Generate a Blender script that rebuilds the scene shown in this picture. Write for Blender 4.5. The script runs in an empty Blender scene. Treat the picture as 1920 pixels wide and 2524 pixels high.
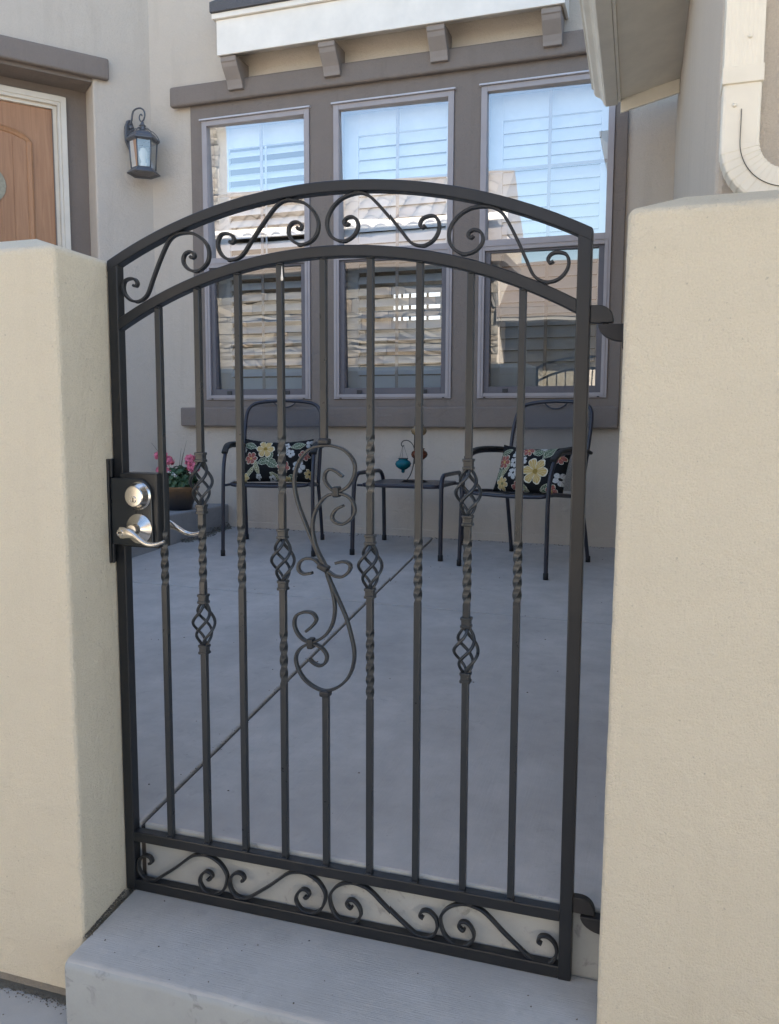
import bpy, bmesh, math, random
from mathutils import Vector, Matrix
random.seed(11)
R = math.radians
S = bpy.context.scene
COL = S.collection

# ------------------------------------------------------------------ camera, sky, sun, exposure
cam = bpy.data.objects.new('camera', bpy.data.cameras.new('camera')); COL.objects.link(cam)
S.camera = cam
cam.data.sensor_fit = 'HORIZONTAL'; cam.data.sensor_width = 36.0
cam.data.lens = 2037.49 / 1920 * 36.0
cam.data.clip_start = 0.05; cam.data.clip_end = 500
YAW, PIT, ROL = R(-18.34), R(-6.10), R(0.24)
fw = Vector((math.sin(YAW)*math.cos(PIT), math.cos(YAW)*math.cos(PIT), math.sin(PIT)))
rt = Vector((math.cos(YAW), -math.sin(YAW), 0)); up = rt.cross(fw)
rt2 = rt*math.cos(ROL) + up*math.sin(ROL); up2 = -rt*math.sin(ROL) + up*math.cos(ROL)
m = Matrix((rt2, up2, -fw)).transposed().to_4x4()
m.translation = Vector((1.2919, -1.7253, 1.2125))
cam.matrix_world = m

SUN_EL, SUN_AZ = R(37), R(35)      # azimuth measured from +Y towards +X
W = bpy.data.worlds.new('World'); S.world = W; W.use_nodes = True
nt = W.node_tree; bg = nt.nodes['Background']
sky = nt.nodes.new('ShaderNodeTexSky'); sky.sky_type = 'NISHITA'; sky.sun_disc = False
sky.sun_elevation = SUN_EL; sky.sun_rotation = SUN_AZ
sky.air_density = 1.0; sky.dust_density = 1.0; sky.ozone_density = 1.0
nt.links.new(sky.outputs[0], bg.inputs[0]); bg.inputs[1].default_value = 0.088
sl = bpy.data.lights.new('sun', 'SUN'); sl.energy = 5.0; sl.angle = R(0.53); sl.color = (1.0, 0.965, 0.89)
so = bpy.data.objects.new('sun', sl); COL.objects.link(so)
sd = Vector((math.sin(SUN_AZ)*math.cos(SUN_EL), math.cos(SUN_AZ)*math.cos(SUN_EL), math.sin(SUN_EL)))
so.rotation_euler = sd.to_track_quat('Z', 'Y').to_euler(); so.location = sd*30
S.view_settings.view_transform = 'Standard'; S.view_settings.look = 'None'
S.view_settings.exposure = 2.5; S.view_settings.gamma = 1.0
try: S.view_settings.use_curve_mapping = False
except Exception: pass

# ------------------------------------------------------------------ object helpers
def link(o, parent=None):
    COL.objects.link(o)
    if parent is not None: o.parent = parent
    return o
def thing(name, label, cat, loc=(0, 0, 0), rz=0, group=None):
    o = link(bpy.data.objects.new(name, None)); o.empty_display_size = .1
    o.location = loc; o.rotation_euler = (0, 0, rz)
    return tag(o, label, cat, group)
def tag(o, label=None, cat=None, group=None, kind=None):
    if label: o['label'] = label
    if cat: o['category'] = cat
    if group: o['group'] = group
    if kind: o['kind'] = kind
    return o

class MB:
    """collects shapes, then links them as one mesh object"""
    def __init__(s): s.v = []; s.f = []; s.sm = []
    def add(s, vs, fs, smooth=False):
        b = len(s.v); s.v += [tuple(v) for v in vs]
        s.f += [tuple(i+b for i in f) for f in fs]; s.sm += [smooth]*len(fs); return s
    def box(s, a, b, M=None):
        (x0, y0, z0), (x1, y1, z1) = a, b
        vs = [Vector(p) for p in ((x0,y0,z0),(x1,y0,z0),(x1,y1,z0),(x0,y1,z0),(x0,y0,z1),(x1,y0,z1),(x1,y1,z1),(x0,y1,z1))]
        if M is not None: vs = [M @ v for v in vs]
        return s.add(vs, [(3,2,1,0),(4,5,6,7),(0,1,5,4),(1,2,6,5),(2,3,7,6),(3,0,4,7)])
    def prism(s, poly, h0, h1, f, smooth=False):
        """poly 2D points, f(u,v,h) -> 3D"""
        n = len(poly)
        vs = [f(u, v, h0) for u, v in poly] + [f(u, v, h1) for u, v in poly]
        fs = [tuple(range(n))[::-1], tuple(range(n, 2*n))]
        b = len(s.v); s.add(vs, fs)
        s.f += [(b+i, b+(i+1) % n, b+n+(i+1) % n, b+n+i) for i in range(n)]; s.sm += [smooth]*n
        return s
    def sweep(s, pts, prof, ref=(0, 1, 0), caps=True, smooth=True, twist=None, scale=None, closed=False, transport=False):
        pts = [Vector(p) for p in pts]; n = len(pts); k = len(prof); vs = []; ref = Vector(ref); pb = None
        for i, p in enumerate(pts):
            if closed: t = (pts[(i+1) % n]-pts[i-1]).normalized()
            else: t = (pts[min(i+1, n-1)]-pts[max(i-1, 0)]).normalized()
            if transport and pb is not None: b = (pb - t*pb.dot(t)).normalized()
            else:
                b = ref - t*ref.dot(t)
                if b.length < 1e-4: b = Vector((1, 0, 0)) - t*t.x
                b.normalize()
            pb = b; nn = b.cross(t)
            if twist:
                a = twist(i/(n-1)); b, nn = b*math.cos(a)+nn*math.sin(a), -b*math.sin(a)+nn*math.cos(a)
            q = scale(i/(n-1)) if scale else 1
            vs += [p + nn*u*q + b*w*q for u, w in prof]
        fs = []
        for i in range(n if closed else n-1):
            j = (i+1) % n
            fs += [(i*k+a, i*k+(a+1) % k, j*k+(a+1) % k, j*k+a) for a in range(k)]
        s.add(vs, fs, smooth)
        if caps and not closed:
            b = len(s.v)-n*k
            s.f += [tuple(b+a for a in range(k))[::-1], tuple(b+(n-1)*k+a for a in range(k))]; s.sm += [False, False]
        return s
    def tube(s, pts, r, k=10, **kw):
        return s.sweep(pts, [(r*math.cos(2*math.pi*a/k), r*math.sin(2*math.pi*a/k)) for a in range(k)], transport=True, ref=kw.pop('ref', (0.13, 0.9, 0.31)), **kw)
    def lathe(s, prof, k=24, M=None, smooth=True, a0=0.0):
        """prof [(r,z)]"""
        n = len(prof); vs = []
        for r, z in prof:
            for a in range(k):
                t = a0+2*math.pi*a/k; v = Vector((r*math.cos(t), r*math.sin(t), z)); vs.append(M @ v if M is not None else v)
        fs = [(i*k+a, i*k+(a+1) % k, (i+1)*k+(a+1) % k, (i+1)*k+a) for i in range(n-1) for a in range(k)]
        if prof[0][0] > 1e-6: fs.append(tuple(range(k))[::-1])
        if prof[-1][0] > 1e-6: fs.append(tuple((n-1)*k+a for a in range(k)))
        return s.add(vs, fs, smooth)
    def build(s, name, mat, parent=None, bevel=0, seg=2, angle=35, weld=True, subsurf=0, auto=None):
        me = bpy.data.meshes.new(name); me.from_pydata(s.v, [], s.f); me.update()
        bm = bmesh.new(); bm.from_mesh(me)
        for f, q in zip(bm.faces, s.sm): f.smooth = q
        if weld: bmesh.ops.remove_doubles(bm, verts=bm.verts, dist=1e-5)
        bmesh.ops.recalc_face_normals(bm, faces=bm.faces)
        if auto:
            for e in bm.edges:
                if len(e.link_faces) == 2 and e.calc_face_angle(0) > R(auto): e.smooth = False
        bm.to_mesh(me); bm.free()
        me.materials.append(mat)
        o = link(bpy.data.objects.new(name, me), parent)
        if bevel:
            bv = o.modifiers.new('bevel', 'BEVEL'); bv.width = bevel; bv.segments = seg; bv.limit_method = 'ANGLE'; bv.angle_limit = R(angle)
        if subsurf:
            ss = o.modifiers.new('sub', 'SUBSURF'); ss.levels = ss.render_levels = subsurf
        return o
def rect(w, h): return [(-w/2, -h/2), (w/2, -h/2), (w/2, h/2), (-w/2, h/2)]
def rrect(w, h, r, k=3):
    out = []
    for cx, cy, a in ((w/2-r, h/2-r, 0), (-w/2+r, h/2-r, 90), (-w/2+r, -h/2+r, 180), (w/2-r, -h/2+r, 270)):
        for i in range(k+1): t = R(a+90*i/k); out.append((cx+r*math.cos(t), cy+r*math.sin(t)))
    return out
def smooth_path(pts, sub=5, closed=False):
    P = [Vector(p) for p in pts]; n = len(P); out = []
    for i in range(n if closed else n-1):
        if closed: a, b, c, d = P[i-1], P[i], P[(i+1) % n], P[(i+2) % n]
        else: a, b, c, d = P[max(i-1, 0)], P[i], P[i+1], P[min(i+2, n-1)]
        for j in range(sub):
            t = j/sub
            out.append(0.5*((2*b)+(c-a)*t+(2*a-5*b+4*c-d)*t*t+(3*b-a-3*c+d)*t**3))
    if not closed: out.append(P[-1])
    return out
def dup(root, parent=None):
    c = root.copy(); COL.objects.link(c)
    if parent is not None: c.parent = parent
    for ch in list(root.children): dup(ch, c)
    return c

# ------------------------------------------------------------------ materials
class NT:
    def __init__(s, name, rough=.8, metal=0.0, spec=None):
        s.m = bpy.data.materials.new(name); s.m.use_nodes = True; s.t = s.m.node_tree
        s.b = s.t.nodes['Principled BSDF']; s.b.inputs['Roughness'].default_value = rough; s.b.inputs['Metallic'].default_value = metal
        if spec is not None: s.b.inputs['Specular IOR Level'].default_value = spec
        s.co = None
    def n(s, ty, **kw):
        q = s.t.nodes.new(ty)
        for k, v in kw.items(): setattr(q, k, v)
        return q
    def l(s, a, b): s.t.links.new(a, b)
    def coord(s, sc=(1, 1, 1), rot=(0, 0, 0)):
        if s.co is None: s.co = s.n('ShaderNodeTexCoord').outputs['Object']
        if sc == (1, 1, 1) and rot == (0, 0, 0): return s.co
        mp = s.n('ShaderNodeMapping'); mp.inputs['Scale'].default_value = sc; mp.inputs['Rotation'].default_value = rot
        s.l(s.co, mp.inputs['Vector']); return mp.outputs[0]
    def noise(s, scale, detail=4, rough=.55, sc=(1, 1, 1), dist=0):
        q = s.n('ShaderNodeTexNoise'); q.inputs['Scale'].default_value = scale; q.inputs['Detail'].default_value = detail
        q.inputs['Roughness'].default_value = rough; q.inputs['Distortion'].default_value = dist
        s.l(s.coord(sc), q.inputs['Vector']); return q.outputs['Fac']
    def voro(s, scale, sc=(1, 1, 1), feat='F1'):
        q = s.n('ShaderNodeTexVoronoi'); q.feature = feat; q.inputs['Scale'].default_value = scale
        s.l(s.coord(sc), q.inputs['Vector']); return q
    def ramp(s, fac, stops):
        q = s.n('ShaderNodeValToRGB'); e = q.color_ramp.elements
        while len(e) < len(stops): e.new(.5)
        for el, (p, c) in zip(e, stops):
            el.position = p; el.color = c if len(c) == 4 else (*c, 1)
        s.l(fac, q.inputs[0]); return q.outputs[0]
    def mix(s, fac, a, b, blend='MIX'):
        q = s.n('ShaderNodeMix', data_type='RGBA', blend_type=blend)
        for sk, v in ((q.inputs[0], fac), (q.inputs[6], a), (q.inputs[7], b)):
            if hasattr(v, 'is_output'): s.l(v, sk)
            else: sk.default_value = v if isinstance(v, (int, float)) else ((*v, 1) if len(v) == 3 else v)
        return q.outputs[2]
    def math(s, op, a, b=0.0, c=None, clamp=False):
        q = s.n('ShaderNodeMath', operation=op, use_clamp=clamp)
        for i, v in enumerate((a, b, c)):
            if v is None: continue
            if hasattr(v, 'is_output'): s.l(v, q.inputs[i])
            else: q.inputs[i].default_value = v
        return q.outputs[0]
    def bump(s, h, strength=.3, dist=.002):
        q = s.n('ShaderNodeBump'); q.inputs['Strength'].default_value = strength; q.inputs['Distance'].default_value = dist
        s.l(h, q.inputs['Height']); s.l(q.outputs[0], s.b.inputs['Normal']); return s
    def color(s, c):
        if hasattr(c, 'is_output'): s.l(c, s.b.inputs['Base Color'])
        else: s.b.inputs['Base Color'].default_value = (*c, 1)
        return s

def mul(c, k): return tuple(x*k for x in c)
def stucco(name, c, grain=1.0, var=.08, specks=True, bumpk=1.0, stain=0.0):
    t = NT(name, .92, spec=.2)
    big = t.noise(1.6, 6, .62); fine = t.noise(230/grain, 3, .75); mid = t.noise(60/grain, 5, .65); tro = t.noise(9, 4, .6, dist=.8)
    col = t.mix(big, mul(c, 1-var*1.6), mul(c, 1+var))
    col = t.mix(t.math('MULTIPLY', t.ramp(tro, [(.42, (0, 0, 0)), (.7, (1, 1, 1))]), .20), col, mul(c, .88))
    col = t.mix(t.math('MULTIPLY', t.math('SUBTRACT', fine, .35, clamp=True), 1.1), col, mul(c, .70))
    if specks:
        sp = t.ramp(t.noise(95/grain, 2, .5), [(0.69, (0, 0, 0)), (0.75, (1, 1, 1))])
        col = t.mix(t.math('MULTIPLY', sp, .45), col, mul(c, .45))
        pits = t.ramp(t.voro(24).outputs['Distance'], [(.025, (1, 1, 1)), (.055, (0, 0, 0))])
        some = t.ramp(t.noise(8, 2, .5), [(.57, (0, 0, 0)), (.60, (1, 1, 1))])
        col = t.mix(t.math('MULTIPLY', t.math('MULTIPLY', pits, some), .7), col, mul(c, .25))
    if stain:
        st = t.math('MULTIPLY', t.ramp(t.noise(1, 5, .65, sc=(9, 9, 1.1)), [(.52, (0, 0, 0)), (.80, (1, 1, 1))]), stain)
        col = t.mix(st, col, (c[0]*.62, c[1]*.60, c[2]*.57))
    t.color(col)
    h = t.math('ADD', t.math('MULTIPLY', mid, .9), t.math('ADD', t.math('MULTIPLY', fine, .9), t.math('MULTIPLY', tro, 2.2)))
    return t.bump(h, .9*bumpk, .007*grain).m
CREAM = (.765, .675, .515); HOUSE = (.62, .54, .45); BROWN = (.255, .212, .182)
M = {}
M['wall_cream'] = stucco('cream_stucco', CREAM, .9, .045, True, 1.0, .18)
M['house_stucco'] = stucco('house_stucco', HOUSE, 1.2, .05, False, .7, .28)
M['brown_stucco'] = stucco('brown_stucco', BROWN, 1.2, .08, False, .7, .35)
M['foundation'] = stucco('foundation_strip', (.33, .30, .26), 1.2, .12)

def concrete(name, c, broom=None, dirt=.25, specks=1.0, blotch=0.0):
    t = NT(name, .85, spec=.3)
    a = t.noise(1.3, 6, .62); b = t.noise(9, 6, .65); f = t.noise(170, 3, .6)
    col = t.mix(t.ramp(a, [(.3, (0, 0, 0)), (.72, (1, 1, 1))]), mul(c, 1-dirt*.55), mul(c, 1+dirt*.35))
    col = t.mix(t.math('MULTIPLY', t.ramp(b, [(.35, (0, 0, 0)), (.75, (1, 1, 1))]), .5), col, mul(c, 1-dirt))
    col = t.mix(t.math('MULTIPLY', f, .22), col, mul(c, .72))
    v = t.voro(31); dots = t.ramp(v.outputs['Distance'], [(.03, (1, 1, 1)), (.07, (0, 0, 0))])
    gate_ = t.ramp(t.noise(13, 2, .5), [(.56, (0, 0, 0)), (.62, (1, 1, 1))])
    col = t.mix(t.math('MULTIPLY', t.math('MULTIPLY', dots, gate_), .75*specks), col, mul(c, .16))
    h = t.math('ADD', t.math('MULTIPLY', f, .5), t.math('MULTIPLY', b, .5))
    if blotch:
        bl = t.ramp(t.noise(26, 5, .62, dist=.6), [(.57, (0, 0, 0)), (.68, (1, 1, 1))])
        reg = t.ramp(t.noise(3.1, 2, .5), [(.40, (0, 0, 0)), (.56, (1, 1, 1))])
        col = t.mix(t.math('MULTIPLY', t.math('MULTIPLY', bl, reg), blotch), col, mul(c, .42))
    if broom:
        br = t.noise(1, 3, .6, sc=broom)
        h = t.math('ADD', h, t.math('MULTIPLY', br, 1.1)); col = t.mix(t.math('MULTIPLY', br, .30), col, mul(c, .72))
    t.color(col); return t.bump(h, .45, .002).m
M['step'] = concrete('step_concrete', (.48, .46, .43), broom=(14, 420, 14), dirt=.36, blotch=.18)
M['riser'] = concrete('riser_concrete', (.375, .385, .375), dirt=.22, blotch=.75, specks=.4)
M['patio'] = concrete('patio_concrete', (.50, .465, .43), broom=(160, 9, 9), dirt=.46, blotch=.2)
M['ground'] = concrete('walk_concrete', (.45, .435, .41), dirt=.22)
M['joint'] = concrete('joint_dirt', (.07, .065, .058), dirt=.3)
M['porch'] = concrete('porch_concrete', (.30, .30, .30), dirt=.3, blotch=.5)

def paint(name, c, rough, bump=.12, spec=.5, dust=0.0):
    t = NT(name, rough, spec=spec); f = t.noise(120, 3, .6); g = t.noise(6, 4, .6)
    col = t.mix(g, mul(c, .85), mul(c, 1.15))
    if dust:
        col = t.mix(t.math('MULTIPLY', t.ramp(t.noise(38, 5, .7), [(.5, (0, 0, 0)), (.75, (1, 1, 1))]), dust), col, mul(c, 3.2))
    t.color(col); t.l(t.ramp(t.noise(30, 4, .6), [(.3, (rough*.8,)*3), (.8, (min(1, rough*1.3),)*3)]), t.b.inputs['Roughness'])
    return t.bump(f, bump, .001).m
M['iron'] = paint('black_iron_paint', (.013, .0145, .017), .38, .14, .45, .04)
M['iron_bar'] = paint('satin_iron_bar', (.019, .022, .025), .33, .07, .5, .03)
M['iron_old'] = paint('worn_hinge_iron', (.020, .019, .020), .55, .3, .4, .1)
M['trim_white'] = paint('white_trim_paint', (.84, .77, .67), .55)
M['frame_taupe'] = paint('window_frame_taupe', (.36, .32, .315), .5)
M['sash_dark'] = paint('dark_window_sash', (.115, .105, .115), .5)
M['clip'] = paint('black_clip', (.02, .02, .025), .4)
M['flash'] = paint('metal_drip_cap', (.50, .48, .50), .3)
M['shutter'] = paint('white_shutter', (.74, .76, .78), .45)
M['corbel'] = paint('brown_corbel_paint', (.285, .238, .205), .7)
M['door_white'] = paint('door_trim_paint', (.70, .63, .52), .5)
M['soffit'] = paint('soffit_paint', (.80, .745, .635), .6)
M['gutter'] = paint('gutter_paint', (.74, .69, .585), .42)
M['downspout'] = paint('downspout_paint', (.80, .735, .61), .45)
M['lamp_metal'] = paint('lantern_metal', (.085, .088, .098), .32, .2, .6)
M['chair_metal'] = paint('chair_tube_paint', (.020, .021, .032), .36, .12, .5)
M['rubber'] = paint('black_rubber', (.016, .016, .016), .7)
M['shingle'] = stucco('grey_shingle', (.16, .155, .16), 1.5, .2)
M['tan_wall'] = stucco('tan_wall', (.25, .22, .165), 1.5, .2)
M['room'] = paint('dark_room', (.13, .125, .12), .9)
M['wire'] = paint('wire_iron', (.03, .022, .018), .5)
M['caulk'] = paint('dark_caulk', (.05, .045, .04), .9)
def metal(name, c, rough, aniso=0):
    t = NT(name, rough, 1.0); f = t.noise(1, 2, .5, sc=(300, 30, 300))
    t.color(t.mix(f, mul(c, .9), mul(c, 1.05))); return t.bump(f, .04, .0004).m
M['nickel'] = metal('satin_nickel', (.66, .62, .56), .24)
M['key'] = metal('dark_keyway', (.05, .045, .04), .4)
def wood():
    t = NT('stained_door_wood', .48)
    g = t.noise(1, 6, .65, sc=(26, 26, 1.6), dist=1.2); h = t.noise(3, 4, .6, sc=(2, 2, .6))
    c = t.ramp(g, [(.25, (.23, .098, .036)), (.55, (.38, .180, .078)), (.8, (.47, .25, .120))])
    t.color(t.mix(t.math('MULTIPLY', h, .55), c, (.48, .265, .14))); return t.bump(g, .15, .001).m
M['wood'] = wood()
def glass(name, k, tint=(.93, .96, .97), gl=(1, 1, 1)):
    t = NT(name); t.t.nodes.remove(t.b); out = t.t.nodes['Material Output']
    tr = t.n('ShaderNodeBsdfTransparent'); tr.inputs[0].default_value = (*tint, 1)
    g = t.n('ShaderNodeBsdfGlossy'); g.inputs[0].default_value = (*gl, 1); g.inputs['Roughness'].default_value = 0.0
    fr = t.n('ShaderNodeFresnel'); fr.inputs[0].default_value = 1.5
    fac = t.math('ADD', t.math('MULTIPLY', fr.outputs[0], 1.6), k, clamp=True)
    # slow waviness of real panes
    bp = t.n('ShaderNodeBump'); bp.inputs['Strength'].default_value = .09; bp.inputs['Distance'].default_value = .01
    t.l(t.noise(2.2, 1, .4), bp.inputs['Height']); t.l(bp.outputs[0], g.inputs['Normal'])
    mx = t.n('ShaderNodeMixShader'); t.l(fac, mx.inputs[0]); t.l(tr.outputs[0], mx.inputs[1]); t.l(g.outputs[0], mx.inputs[2])
    t.l(mx.outputs[0], out.inputs[0]); return t.m
M['glass'] = glass('window_glass', .165, (.96, .99, 1.0))
M['screen_glass'] = glass('screened_glass', .115, (.52, .58, .62))
M['lamp_glass'] = glass('lantern_glass', .10, (.85, .9, .93))
def meshmat():
    t = NT('perforated_chair_mesh', .5); out = t.t.nodes['Material Output']; t.color((.035, .037, .048))
    tr = t.n('ShaderNodeBsdfTransparent'); sp = t.n('ShaderNodeSeparateXYZ'); t.l(t.coord(), sp.inputs[0])
    zz_ = t.math('SUBTRACT', sp.outputs[2], sp.outputs[1])
    wv = t.math('MULTIPLY', t.math('SINE', t.math('MULTIPLY', t.math('ADD', sp.outputs[0], zz_), 900)), t.math('SINE', t.math('MULTIPLY', t.math('SUBTRACT', sp.outputs[0], zz_), 900)))
    hole = t.math('MULTIPLY', t.math('GREATER_THAN', wv, -.05), .92)
    mx = t.n('ShaderNodeMixShader'); t.l(hole, mx.inputs[0]); t.l(t.b.outputs[0], mx.inputs[1]); t.l(tr.outputs[0], mx.inputs[2])
    t.l(mx.outputs[0], out.inputs[0]); return t.m
M['chair_mesh'] = meshmat()
def lampglass(name, c, tr=.6, rough=.08):
    t = NT(name, rough); t.color(t.mix(t.noise(40, 4, .6, dist=1.5), mul(c, .6), mul(c, 1.3)))
    t.b.inputs['Transmission Weight'].default_value = tr; t.b.inputs['IOR'].default_value = 1.3
    return t.bump(t.noise(60, 3, .6), .2, .002).m
M['teal'] = lampglass('teal_crackle_glass', (.008, .13, .17), .15)
M['amber'] = lampglass('amber_glass', (.34, .24, .13), .35)
M['red'] = lampglass('red_brown_glass', (.16, .055, .03), .3)
def potmat():
    t = NT('glazed_pot', .3); z = t.n('ShaderNodeSeparateXYZ'); t.l(t.coord(), z.inputs[0])
    f = t.math('ADD', t.math('MULTIPLY', z.outputs[2], 5.5), t.math('MULTIPLY', t.noise(14, 4, .6), .35))
    t.color(t.ramp(f, [(.25, (.012, .012, .016)), (.62, (.045, .034, .026)), (.95, (.13, .075, .035)), (1.0, (.20, .11, .05))]))
    return t.m
M['pot'] = potmat()
M['soil'] = paint('potting_soil', (.03, .022, .016), .95, .5)
def leafmat(name, c):
    t = NT(name, .55); t.color(t.mix(t.noise(45, 3, .6), mul(c, .6), mul(c, 1.5))); return t.m
M['leaf'] = leafmat('geranium_leaf', (.045, .095, .04)); M['petal'] = leafmat('pink_petal', (.72, .19, .27))
M['petal_white'] = leafmat('white_petal', (.7, .7, .66)); M['stem'] = leafmat('brown_stem', (.07, .06, .035))
M['litter'] = leafmat('dry_litter', (.085, .07, .05)); M['moss'] = leafmat('moss_and_dirt', (.13, .12, .095))
M['door_glass'] = leafmat('door_scene_glass', (.30, .27, .19))
def stonemat():
    t = NT('stone_veneer', .9); oi = t.n('ShaderNodeObjectInfo')
    c = t.ramp(oi.outputs['Random'], [(0, (.19, .17, .145)), (.3, (.30, .27, .22)), (.55, (.25, .19, .13)), (.75, (.17, .165, .155)), (1, (.36, .31, .235))])
    n_ = t.noise(16, 6, .7); t.color(t.mix(t.math('MULTIPLY', n_, .7), c, (.14, .12, .10))); return t.bump(n_, .8, .02).m
M['stone'] = stonemat()
def tilemat():
    t = NT('clay_roof_tile', .85); oi = t.n('ShaderNodeObjectInfo')
    c = t.ramp(oi.outputs['Random'], [(0, (.18, .155, .135)), (.5, (.25, .22, .19)), (1, (.205, .16, .13))])
    t.color(t.mix(t.math('MULTIPLY', t.noise(9, 4, .6), .6), c, (.13, .10, .08))); return t.m
M['tile'] = tilemat()
def emis(name, c, s):
    t = NT(name); t.b.inputs['Emission Color'].default_value = (*c, 1); t.b.inputs['Emission Strength'].default_value = s; return t.m
M['lit_window'] = emis('far_lit_window', (1, 1, 1), .5)

# ------------------------------------------------------------------ setting: ground, step, patio, porch
GZ = -.195
FLA, FLB, FLC = .1712, .0470, -.0068
def floor_z(x, y): return FLA + FLB*y + FLC*x
b = MB(); b.box((-60, -70, GZ-.3), (60, 60, GZ))
ground = tag(b.build('ground', M['ground']), kind='structure')
# entry step: broomed top slab that falls outward, rounded nose, stained riser
def step_mesh():
    b = MB(); x0, x1 = .022, 1.215; prof = []
    yb, yf, r = .028, -.268, .020
    zt = lambda y: .09*min(y, 0)*1.0
    prof = [(yb, GZ-.05), (yb, 0.0), (0, 0.0), (-.08, zt(-.08)), (-.16, zt(-.16)), (yf+r, zt(yf+r))]
    for i in range(1, 7):
        a = R(90*i/6); prof.append((yf+r-r*math.sin(a), zt(yf+r)-r+r*math.cos(a)))
    prof += [(yf, -.10), (yf, GZ-.05)]
    nx = 24; vs = []
    for i in range(nx+1):
        x = x0+(x1-x0)*i/nx; j = .0015*math.sin(i*1.7)+.001*math.sin(i*4.1)
        vs += [(x, y+(j if y < -.2 else 0), z) for y, z in prof]
    k = len(prof); fs = [(i*k+a, i*k+a+1, (i+1)*k+a+1, (i+1)*k+a) for i in range(nx) for a in range(k-1)]
    b.add(vs, fs, True); b.f += [tuple(range(k)), tuple(nx*k+a for a in range(k))[::-1]]; b.sm += [False]*2
    return b
sm = step_mesh(); step = sm.build('entry_step', M['step'], auto=40, bevel=.006, seg=2, angle=60)
step.data.materials.append(M['riser'])
for p in step.data.polygons:
    if abs(p.normal.z) < .75: p.material_index = 1
tag(step, kind='structure')
# the raised courtyard floor: joint bed, four slabs with open control joints
bed = MB(); zz = lambda x, y, d: floor_z(x, y)-d
def slab_prism(b, poly, top, bot):
    n = len(poly)
    b.add([(x, y, floor_z(x, y)-top) for x, y in poly]+[(x, y, (floor_z(x, y)-bot) if bot < .1 else GZ-.1) for x, y in poly],
          [tuple(range(n)), tuple(range(n, 2*n))[::-1]]+[(i, n+i, n+(i+1) % n, (i+1) % n) for i in range(n)])
slab_prism(bed, [(-5.2, .037), (1.9, .037), (1.9, 4.4), (-5.2, 4.4)], .014, .5)
patio = tag(bed.build('patio', M['joint']), kind='structure')
def jx(y): return .035 - .0854*y
def jy(x): return 2.285 - .018*(x+.5)
g = .0065
quads = [[(-5.19, .030), (jx(.03)-g, .030), (jx(2.27)-g, jy(jx(2.27))-g), (-5.19, jy(-5.19)-g)],
         [(jx(.03)+g, .030), (1.89, .030), (1.89, jy(1.89)-g), (jx(2.27)+g, jy(jx(2.27))-g)],
         [(-5.19, jy(-5.19)+g), (jx(2.3)-g, jy(jx(2.3))+g), (jx(4.39)-g, 4.39), (-5.19, 4.39)],
         [(jx(2.3)+g, jy(jx(2.3))+g), (1.89, jy(1.89)+g), (1.89, 4.39), (jx(4.39)+g, 4.39)]]
for i, q in enumerate(quads):
    b = MB(); slab_prism(b, q, 0, .5 if i < 2 else .04)
    s_ = b.build('slab', M['patio'], patio, bevel=.007, seg=3)
    s_.data.materials.append(M['riser'])
    for p in s_.data.polygons:
        if p.normal.y < -.9 and p.center.y < .05: p.material_index = 1
# porch slab in front of the door
PZ = .562
b = MB(); b.box((-5.1, 2.2, .25), (-2.03, 4.178, PZ))
tag(b.build('porch', M['porch'], bevel=.012, seg=3), kind='structure')

# ------------------------------------------------------------------ garden walls beside the gate
def garden_wall(label, sgn, fx, fy0, fx_top, x_end, back_y, back_x, ztop, crest_x, crest_z, zb, weep):
    t = thing('garden_wall', label, 'wall', (fx, fy0, GZ), 0, 'stucco garden walls')
    off = Vector((-fx, -fy0, -GZ)); b = MB()
    # dense body so its arrises can be a little uneven
    cy = (fy0+back_y)/2
    nz = 60
    def P(x, y, z): return (x+off.x, y+off.y, z+off.z)
    rows = [zb+(ztop-zb)*i/nz for i in range(nz+1)]
    def w(z, k): return .0004*math.sin(z*61+k)+.0005*math.sin(z*127+2*k)+.0005*math.sin(z*233+5*k)
    ring = []
    for z in rows:
        f = (z-zb)/(ztop-zb); xf = fx+(fx_top-fx)*f
        tx = (back_x-xf)/(back_y-fy0); ring.append([P(x_end, fy0, z), P(xf-sgn*.035, fy0, z), P(xf+w(z, 1), fy0+w(z, 2), z), P(xf+tx*.03, fy0+.03, z), P(back_x, back_y, z), P(x_end, back_y, z)])
    n = 6; vs = [p for r_ in ring for p in r_]
    fs = [(i*n+a, i*n+(a+1) % n, (i+1)*n+(a+1) % n, (i+1)*n+a) for i in range(nz) for a in range(n)]
    base = nz*n
    vs += [P(crest_x, cy, crest_z), P(x_end, cy, crest_z+.004)]
    c, e = len(vs)-2, len(vs)-1
    fs += [(base+2, base+3, c), (base+3, base+4, c), (base+0, base+1, c, e), (base+1, base+2, c), (base+4, base+5, e, c), (base+5, base+0, e)]
    b.add(vs, fs)
    b.build('wall_body', M['wall_cream'], t, bevel=.012, seg=3, angle=28)
    b = MB()  # weep screed and footing below the stucco
    ff = MB().box(P(min(x_end, fx-sgn*.002), fy0+.010, GZ-.05), P(max(x_end, fx-sgn*.002), back_y-.01, zb+.004))
    ff.build('footing', M['foundation'], t)
    return t
garden_wall('cream stucco garden wall at the latch side of the gate, left of the step', 1, .014, -.185, .002, -5.2, .058, -.006, 1.600, -.155, 1.650, -.164, 1)
garden_wall('cream stucco garden wall at the hinge side of the gate, below the downspout', -1, 1.201, -.112, 1.212, 5.2, .10, 1.215, 1.602, 1.322, 1.646, -.164, 1)

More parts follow.
